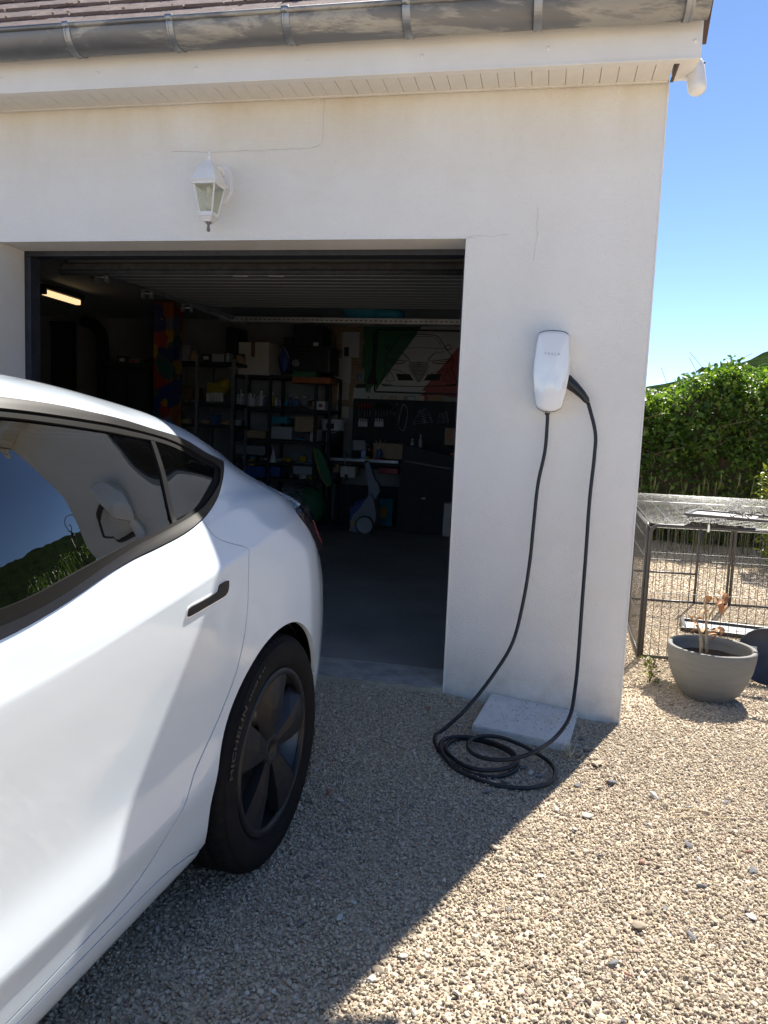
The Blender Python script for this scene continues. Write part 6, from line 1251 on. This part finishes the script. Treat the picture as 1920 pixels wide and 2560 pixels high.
def hedge(x0, x1, name, label, dens_, seed, ydist=0., dry=True):
    r = np.random.default_rng(seed); t = thing(name, label, 'hedge', ((x0+x1)/2, HY+.8+ydist, -.1)); org_ = np.array([(x0+x1)/2, HY+.8+ydist, -.1])
    n = int((x1-x0)*dens_); x = r.uniform(x0, x1, n); zt = htop(x); s = r.beta(1.15, 1.0, n); z = s*(zt+.1)-.1
    bulge = .25*np.sin(np.pi*np.clip((z+.1)/(zt+.1), 0, 1))+.22*_vn(x, z, 2.2, 11)+.15*_vn(x, z, 5.5, 12)
    y = HY+ydist+.25-bulge+np.abs(r.normal(0, .13, n)); topm = r.random(n) < .22
    y = np.where(topm, HY+ydist+r.uniform(0, 1.5, n), y); z = np.where(topm, zt+r.normal(-.02, .08, n), z); z = np.minimum(z, zt+.12)
    gap = _vn(x, z, 3.1, 21) > .22; keep = ~(gap & (r.random(n) < .55)) & ~((z < 1.0) & (r.random(n) < .40)); P = np.c_[x, y, z][keep]-org_
    lowm = P[:, 2] < .95; V, F = leaf_cloud(P[~lowm], .066, seed=seed); leaves_obj('foliage', V, F, 'leaf', t); V, F = leaf_cloud(P[lowm], .06, seed=seed+1); leaves_obj('foliage', V, F, 'leaf', t)
    nx_ = int((x1-x0)/.1)+1; core = MB(); XX = np.linspace(x0, x1, nx_)
    prof = []
    for xv in XX:
        zt_ = float(htop(np.array([xv]))[0])-.16; prof.append([(xv, HY+ydist+.42+.1*float(_vn(xv, z_, 3, 31)), z_) for z_ in np.linspace(-.1, zt_, 9)]+[(xv, HY+ydist+1.3, zt_-.05), (xv, HY+ydist+1.35, -.1)])
    m_ = len(prof[0]); core.add([tuple(np.array(p)-org_) for q in prof for p in q], [(i*m_+j, i*m_+j+1, (i+1)*m_+j+1, (i+1)*m_+j) for i in range(nx_-1) for j in range(m_-1)], True); core.build('woody_core', 'bark', t, fix=False)
    if dry:
        st = MB()
        for k in range(int((x1-x0)*16)):
            xv = random.uniform(x0, x1); z_ = random.uniform(0., 1.5); p = Vector((xv-org_[0], HY+ydist+random.uniform(-.08, .2)-org_[1], z_)); pts = [p+Vector((random.uniform(-.1, .1)*i+.05*random.uniform(-1, 1)*i, random.uniform(-.03, .03), .10*i)) for i in range(4)]; st.tube(smooth_path(pts, 3), .0035, 5)
        tag(st.build('dry_stems', 'leaf_dry', t), kind='stuff')
        tw = MB()
        for k in range(int((x1-x0)*6)):
            xv = random.uniform(x0, x1); zz_ = float(htop(np.array([xv]))[0]); p = Vector((xv-org_[0], HY+ydist+random.uniform(0, .6)-org_[1], zz_+.08)); L_ = random.uniform(.12, .4); sx = random.uniform(-.3, .3); tw.tube(smooth_path([p, p+Vector((sx*.4, 0, L_*.5)), p+Vector((sx, 0, L_))], 3), .003, 5)
        tag(tw.build('top_twigs', 'leaf_dry', t), kind='stuff')
    return t
hedge(1.0, 4.4, 'hedge', 'tall dense ivy-leaved hedge behind the wire pen', 6200, 3)
hedge(4.4, 12.5, 'hedge', 'continuation of the leafy hedge beyond the right edge of view', 900, 8, dry=False)
def bush(name, label, c, rx, ry, rz_, n, size, m_, seed, cat='shrub'):
    r = np.random.default_rng(seed); d = r.normal(size=(n, 3)); d /= np.linalg.norm(d, axis=1)[:, None]; rad = r.uniform(.55, 1.0, n)**.5; P = d*rad[:, None]*[rx, ry, rz_]; lump = 1+.35*np.array([float(v) for v in _vn(P[:, 0]*2+P[:, 1], P[:, 2]*2, 1.6/max(rx, .3), seed)]); P = P*lump[:, None]; P[:, 2] += rz_*.95
    P = P[P[:, 2] > .02]; t = thing(name, label, cat, c); V, F = leaf_cloud(P, size, seed=seed, asp=.42); leaves_obj('foliage', V, F, m_, t)
    tr = MB()
    for k in range(7): a_ = k*.9; tr.tube(smooth_path([(0, 0, 0), (.15*rx*math.cos(a_), .15*ry*math.sin(a_), rz_*.6), (.6*rx*math.cos(a_), .6*ry*math.sin(a_), rz_*1.4)], 4), [.02*rx+.004]*9, 6)
    tr.build('stems', 'bark', t); return t
q_ = at(1915, 1180, 1, 4.9); bush('shrub', 'yellow-green shrub at the right edge in front of the hedge', (float(q_[0])+.27, 4.9, -.1), .36, .36, .72, 2600, .05, 'leaf_yellow', 4)
# weed by the wall, grass stalks
wx, wy = 1.03, .64; t = thing('weed', 'small green weed growing in gravel beside the wall corner', 'weed', (wx, wy, g1(wx, wy))); rw = np.random.default_rng(2)
P = np.c_[rw.normal(0, .022, 60), rw.normal(0, .022, 60), rw.uniform(.01, .15, 60)]; V, F = leaf_cloud(P, .022, seed=9, asp=.5); leaves_obj('leaves', V, F, 'leaf_yellow', t)
mb = MB(); [mb.tube(smooth_path([(0, 0, 0), (random.uniform(-.015, .015), 0, .06), (random.uniform(-.04, .04), random.uniform(-.03, .03), random.uniform(.1, .16))], 4), .0016, 5) for _ in range(7)]; mb.build('stems', 'grass', t)
gs = MB(); rg = random.Random(8)
for k in range(150):
    x_ = rg.uniform(1.3, 4.2); y_ = rg.uniform(5.6, 6.2); h_ = rg.uniform(.35, .95); l_ = rg.uniform(-.15, .2); p = Vector((x_, y_, -.08)); pts = [p, p+Vector((l_*.3, 0, h_*.5)), p+Vector((l_, rg.uniform(-.05, .05), h_))]
    sp_ = smooth_path(pts, 4); gs.tube(sp_, list(np.linspace(.003, .0012, len(sp_))), 4)
    if rg.random() < .55: e = sp_[-1]; gs.tube([e-Vector((l_*.15, 0, h_*.16)), e-Vector((l_*.06, 0, h_*.08)), e+Vector((0, 0, .02))], [.003, .009, .002], 5)
tag(gs.build('tall_grass', 'grass'), 'tall dry grass stalks at the foot of the hedge', 'grass', kind='stuff')
# street lamp to the right of the picture (it shows as a reflection in the car window)
lx, ly = 3.50, 5.15
SLAMP = thing('lantern_post', 'black iron lamp post with scrolled arm and hanging lantern', 'lamp post', (lx, ly, g1(lx, ly)-.02), R(149))
SC, LT = .22, 2.62
MB().lathe([(0, 0), (.09, 0), (.09, .07), (.05, .12), (.036, .4), (.028, LT)], n=18).build('post', 'iron_black', SLAMP)
arm = [(-SC+SC*math.cos(q)*(1-.10*q/3.1), 0, LT+SC*math.sin(q)) for q in np.linspace(0, math.pi*1.15, 18)]; e = arm[-1]
curl_ = [(e[0]+.085*(1-math.cos(q))*(1-.06*q), 0, e[2]-.085*math.sin(q)*(1-.05*q)) for q in np.linspace(.2, 4.4, 16)]
MB().tube([Vector(p) for p in arm+curl_], .013, 8).build('scroll_arm', 'iron_black', SLAMP)
hx, hz_ = e[0]+.085, e[2]-.08; k7 = .72
lan = MB(); lan.lathe([(r_*k7, z_*k7) for r_, z_ in ((.012, .0), (.03, -.02), (.05, -.04), (.13, -.13), (.15, -.14), (.15, -.155))], (hx, 0, hz_), 6, smooth=False); lan.lathe([(r_*k7, z_*k7) for r_, z_ in ((.09, -.40), (.06, -.42), (.02, -.45), (0, -.47))], (hx, 0, hz_), 6, smooth=False)
for k in range(6): a_ = k*math.pi/3; lan.tube([(hx+.14*k7*math.cos(a_), .14*k7*math.sin(a_), hz_-.155*k7), (hx+.09*k7*math.cos(a_), .09*k7*math.sin(a_), hz_-.40*k7)], .006, 5)
lan.build('lantern', 'iron_black', SLAMP); MB().lathe([(.132*k7, -.157*k7), (.086*k7, -.398*k7)], (hx, 0, hz_), 6, smooth=False).build('lantern_glass', 'lantern_glass', SLAMP, fix=False)
# wooded hill
az = np.radians(np.linspace(-30, 150, 181)); el = np.interp(np.degrees(az), [-30, 0, 9.4, 15, 40, 70, 95, 120, 150], [1.5, 2.6, 4.3, 6.35, 10.5, 12.5, 11.5, 8., 4.]); rads = np.linspace(120, 520, 46)
V = []; 
for a_, e_ in zip(az, el):
    for r_ in rads:
        k = (r_-120)/400; h_ = 520*math.tan(R(e_))*np.clip(k, 0, 1)**1.15*min(1, .25+k*.9)
        V.append((CAM[0]+r_*math.sin(a_), CAM[1]+r_*math.cos(a_), -1.5+h_))
V = np.array(V); bumpz = 5.5*np.abs(_vn(V[:, 0], V[:, 1], .12, 41))+3.5*np.abs(_vn(V[:, 0], V[:, 1], .3, 42)); V[:, 2] += np.where(V[:, 2] > 0, bumpz, 0); m_ = 46
F = [(i*m_+j, i*m_+j+1, (i+1)*m_+j+1, (i+1)*m_+j) for i in range(180) for j in range(m_-1)]
me = bpy.data.meshes.new('hill'); me.from_pydata(V.tolist(), [], F); me.materials.append(MT['forest']); me.polygons.foreach_set('use_smooth', [False]*len(F)); tag(link('hill', me), 'wooded hill', kind='structure')
# ---- loose stones, twigs
def C7(x, y): return 1300+x*.3737, 1900+y*.3737
def C6(x, y): return 700+x*.3617, 1900+y*.3617
def C9(x, y): return 1040+x*.3134, 1640+y*.3134
ST_ = [(C7, .3737, [(1215, 835, 70, 'grey'), (1145, 1165, 90, 'grey'), (975, 980, 50, 'grey'), (620, 1370, 85, 'grey'), (1555, 735, 90, 'grey'), (1550, 1045, 75, 'pale'), (800, 1110, 120, 'tan'), (965, 285, 75, 'tan'), (515, 20, 70, 'tan'), (895, 225, 80, 'pale'), (450, 360, 80, 'pale'), (370, 455, 55, 'pale'), (865, 415, 50, 'pale'), (145, 785, 60, 'pale'), (350, 610, 40, 'pale'), (245, 320, 50, 'pale'), (820, 668, 75, 'rust'), (1530, 600, 60, 'rust'), (1295, 1060, 70, 'tan'), (610, 130, 85, 'grey'), (535, 165, 65, 'tan'), (1130, 555, 65, 'grey'), (75, 1180, 48, 'pale'), (390, 150, 60, 'grey'), (690, 105, 50, 'pale'), (1125, 300, 45, 'grey'), (1380, 262, 50, 'grey'), (1200, 650, 45, 'pale'), (690, 1740, 60, 'grey'), (215, 1195, 45, 'pale'), (1640, 460, 40, 'tan'), (925, 690, 50, 'tan'), (540, 635, 45, 'grey')]),
       (C6, .3617, [(345, 250, 85, 'rust'), (418, 300, 55, 'pale'), (925, 475, 52, 'pale'), (1075, 600, 40, 'grey'), (1475, 630, 85, 'tan'), (505, 1030, 62, 'pale'), (410, 1140, 75, 'pale'), (800, 890, 60, 'grey'), (1585, 1055, 58, 'grey'), (845, 1400, 80, 'pale'), (1010, 1385, 52, 'pale'), (625, 1560, 78, 'pale'), (680, 1500, 85, 'tan'), (1085, 1580, 85, 'tan'), (960, 1480, 52, 'rust'), (1215, 1655, 80, 'pale'), (920, 1800, 85, 'pale'), (1430, 230, 60, 'grey'), (915, 340, 42, 'grey'), (185, 830, 45, 'grey'), (310, 750, 50, 'grey'), (150, 1165, 48, 'grey'), (90, 1410, 45, 'grey'), (480, 510, 50, 'grey')]),
       (C9, .3134, [(350, 560, 60, 'pale'), (1450, 840, 110, 'tan'), (910, 915, 75, 'pale'), (860, 872, 85, 'grey'), (715, 1005, 85, 'grey'), (565, 1097, 75, 'grey'), (1365, 730, 75, 'grey'), (1300, 775, 80, 'grey'), (1275, 690, 65, 'pale'), (90, 455, 70, 'rust'), (985, 935, 70, 'grey'), (840, 1135, 60, 'grey'), (1325, 640, 60, 'grey'), (240, 700, 40, 'pale')])]
shp = [rock_mesh(300+k, 2, .55, .5, 'stone') for k in range(8)]; k = 0; rs_ = random.Random(11)
def lit(x, y):      # does the sun reach this spot of the ground?
    return x > .8166-.385*(0-y)+.0 if y < 0 else x > .8166
for fn, sc, L_ in ST_:
    for x, y, w_, kind_ in L_:
        px, py = fn(x, y); q_ = at(px, py, 2, -.075); d_ = float((np.array(q_)-np.array(CAM))@BF); s_ = w_*sc*d_/FPX*1.1; zg = g1(q_[0], q_[1])
        mm = shp[k % 8].copy(); mm.materials.append(MT['rock_'+kind_]); o = link('stone', mm); o.location = (q_[0], q_[1], zg+.004+s_*.14); o.scale = (s_, s_*rs_.uniform(.75, 1), s_*rs_.uniform(.55, .85)); o.rotation_euler = (rs_.uniform(-.35, .35), rs_.uniform(-.35, .35), rs_.uniform(0, 6.28)); k += 1
        cw_ = {'grey': 'slate grey', 'pale': 'whitish', 'tan': 'tan', 'rust': 'reddish brown'}[kind_]; zn = 'coil' if fn is C9 and x < 1150 and y > 500 else ('sunlit gravel' if lit(q_[0], q_[1]) else 'shaded gravel')
        zt_ = 'the gravel beside the coiled cable' if zn == 'coil' else 'the '+zn; tag(o, '%s stone larger than the chippings on %s' % (cw_, zt_), 'stone', '%s stones on %s' % (cw_, zt_))
q_ = None
for i, (pts, lb) in enumerate((([(1040, 375), (1180, 378), (1300, 382), (1430, 385)], 'long dry straw lying on the sunlit gravel at the right'), ([(1430, 640), (1450, 690), (1470, 730)], 'short dry straw near the right edge of the sunlit gravel'), ([(270, 150), (320, 165), (390, 195)], 'dry straw at the shadow edge right of the coiled cable'), ([(1300, 215), (1340, 190), (1440, 160)], 'thin dry straw high on the sunlit gravel'), ([(1000, 330), (1150, 325), (1290, 350)], 'dry straw above the long straw on sunlit gravel'))):
    P3 = [Vector((*at(*C7(x, y), 2, -.08)[:2], 0)) for x, y in pts]; P3 = [Vector((p.x, p.y, g1(p.x, p.y)+.010)) for p in P3]; mb = MB().tube(smooth_path(P3, 4), .0016, 5); tag(mb.build('dry_straw', 'straw'), lb, 'straw')
mb = MB(); q_ = at(*C7(708, 1480), 2, -.08); z_ = g1(q_[0], q_[1])+.012; mb.tube([(q_[0], q_[1]-.012, z_), (q_[0]+.004, q_[1], z_+.003), (q_[0]-.002, q_[1]+.014, z_)], .0016, 6); tag(mb.build('red_scrap', 'dark_red'), 'tiny red plastic scrap on the sunlit gravel', 'scrap')
mb = MB()
bgd = random.Random(4); c = at(*C9(1235, 790), 2, -.08)
for k in range(26): p = Vector((c[0]+bgd.gauss(0, .02), c[1]+bgd.gauss(0, .02), g1(c[0], c[1]))); mb.tube([p, p+Vector((bgd.uniform(-.03, .03), bgd.uniform(-.03, .03), bgd.uniform(.02, .07)))], .0011, 4)
tag(mb.build('dry_tuft', 'straw'), 'small tuft of dry grass at the corner of the paving slab', 'grass')

# ---- alike things that only their place tells apart: say which one
ORD = 'first second third fourth fifth sixth seventh eighth ninth tenth eleventh twelfth thirteenth fourteenth fifteenth sixteenth seventeenth eighteenth nineteenth twentieth'.split()+['twenty-first', 'twenty-second', 'twenty-third', 'twenty-fourth']
def pxx(o): d = np.array(o.matrix_basis.translation)-np.array(CAM); return float(d@BR/(d@BF))
def ordinal(label, fmt, key=pxx):
    L_ = sorted([o for o in COL.objects if o.parent is None and o.get('label') == label], key=key)
    if len(L_) > 1:
        for i, o in enumerate(L_): o['label'] = fmt % ORD[i]
for cw_ in ('slate grey', 'whitish', 'tan', 'reddish brown'):
    for zt_ in ('the gravel beside the coiled cable', 'the sunlit gravel', 'the shaded gravel'): ordinal('%s stone larger than the chippings on %s' % (cw_, zt_), '%%s %s stone from the left on %s' % (cw_, zt_))
for g_ in ('wider', 'narrower'): ordinal('steel wrench in the %s fan of wrenches on the tool board' % g_, '%%s wrench from the bottom in the %s fan on the tool board' % g_, lambda o: o.location.z)
for g_ in ('red', 'black'): ordinal('screwdriver with %s handle hanging on the tool board' % g_, '%%s %s-handled screwdriver from the left on the tool board' % g_)
ordinal('small bottle on the second shelf of the black shelving', '%s bottle from the left on the second shelf of the black shelving')
ordinal('small pale tin in a row on the grey shelving', '%s pale tin from the left in the row on the grey shelving')
ordinal('small black wire clip lying on the pen top', '%s black wire clip from the left on the pen top')

for lb in sorted({o['label'] for o in COL.objects if o.get('label') and 'among the goods on' in o['label']}): ordinal(lb, '%s '+lb.replace(' among the goods on', ' from the left on'))
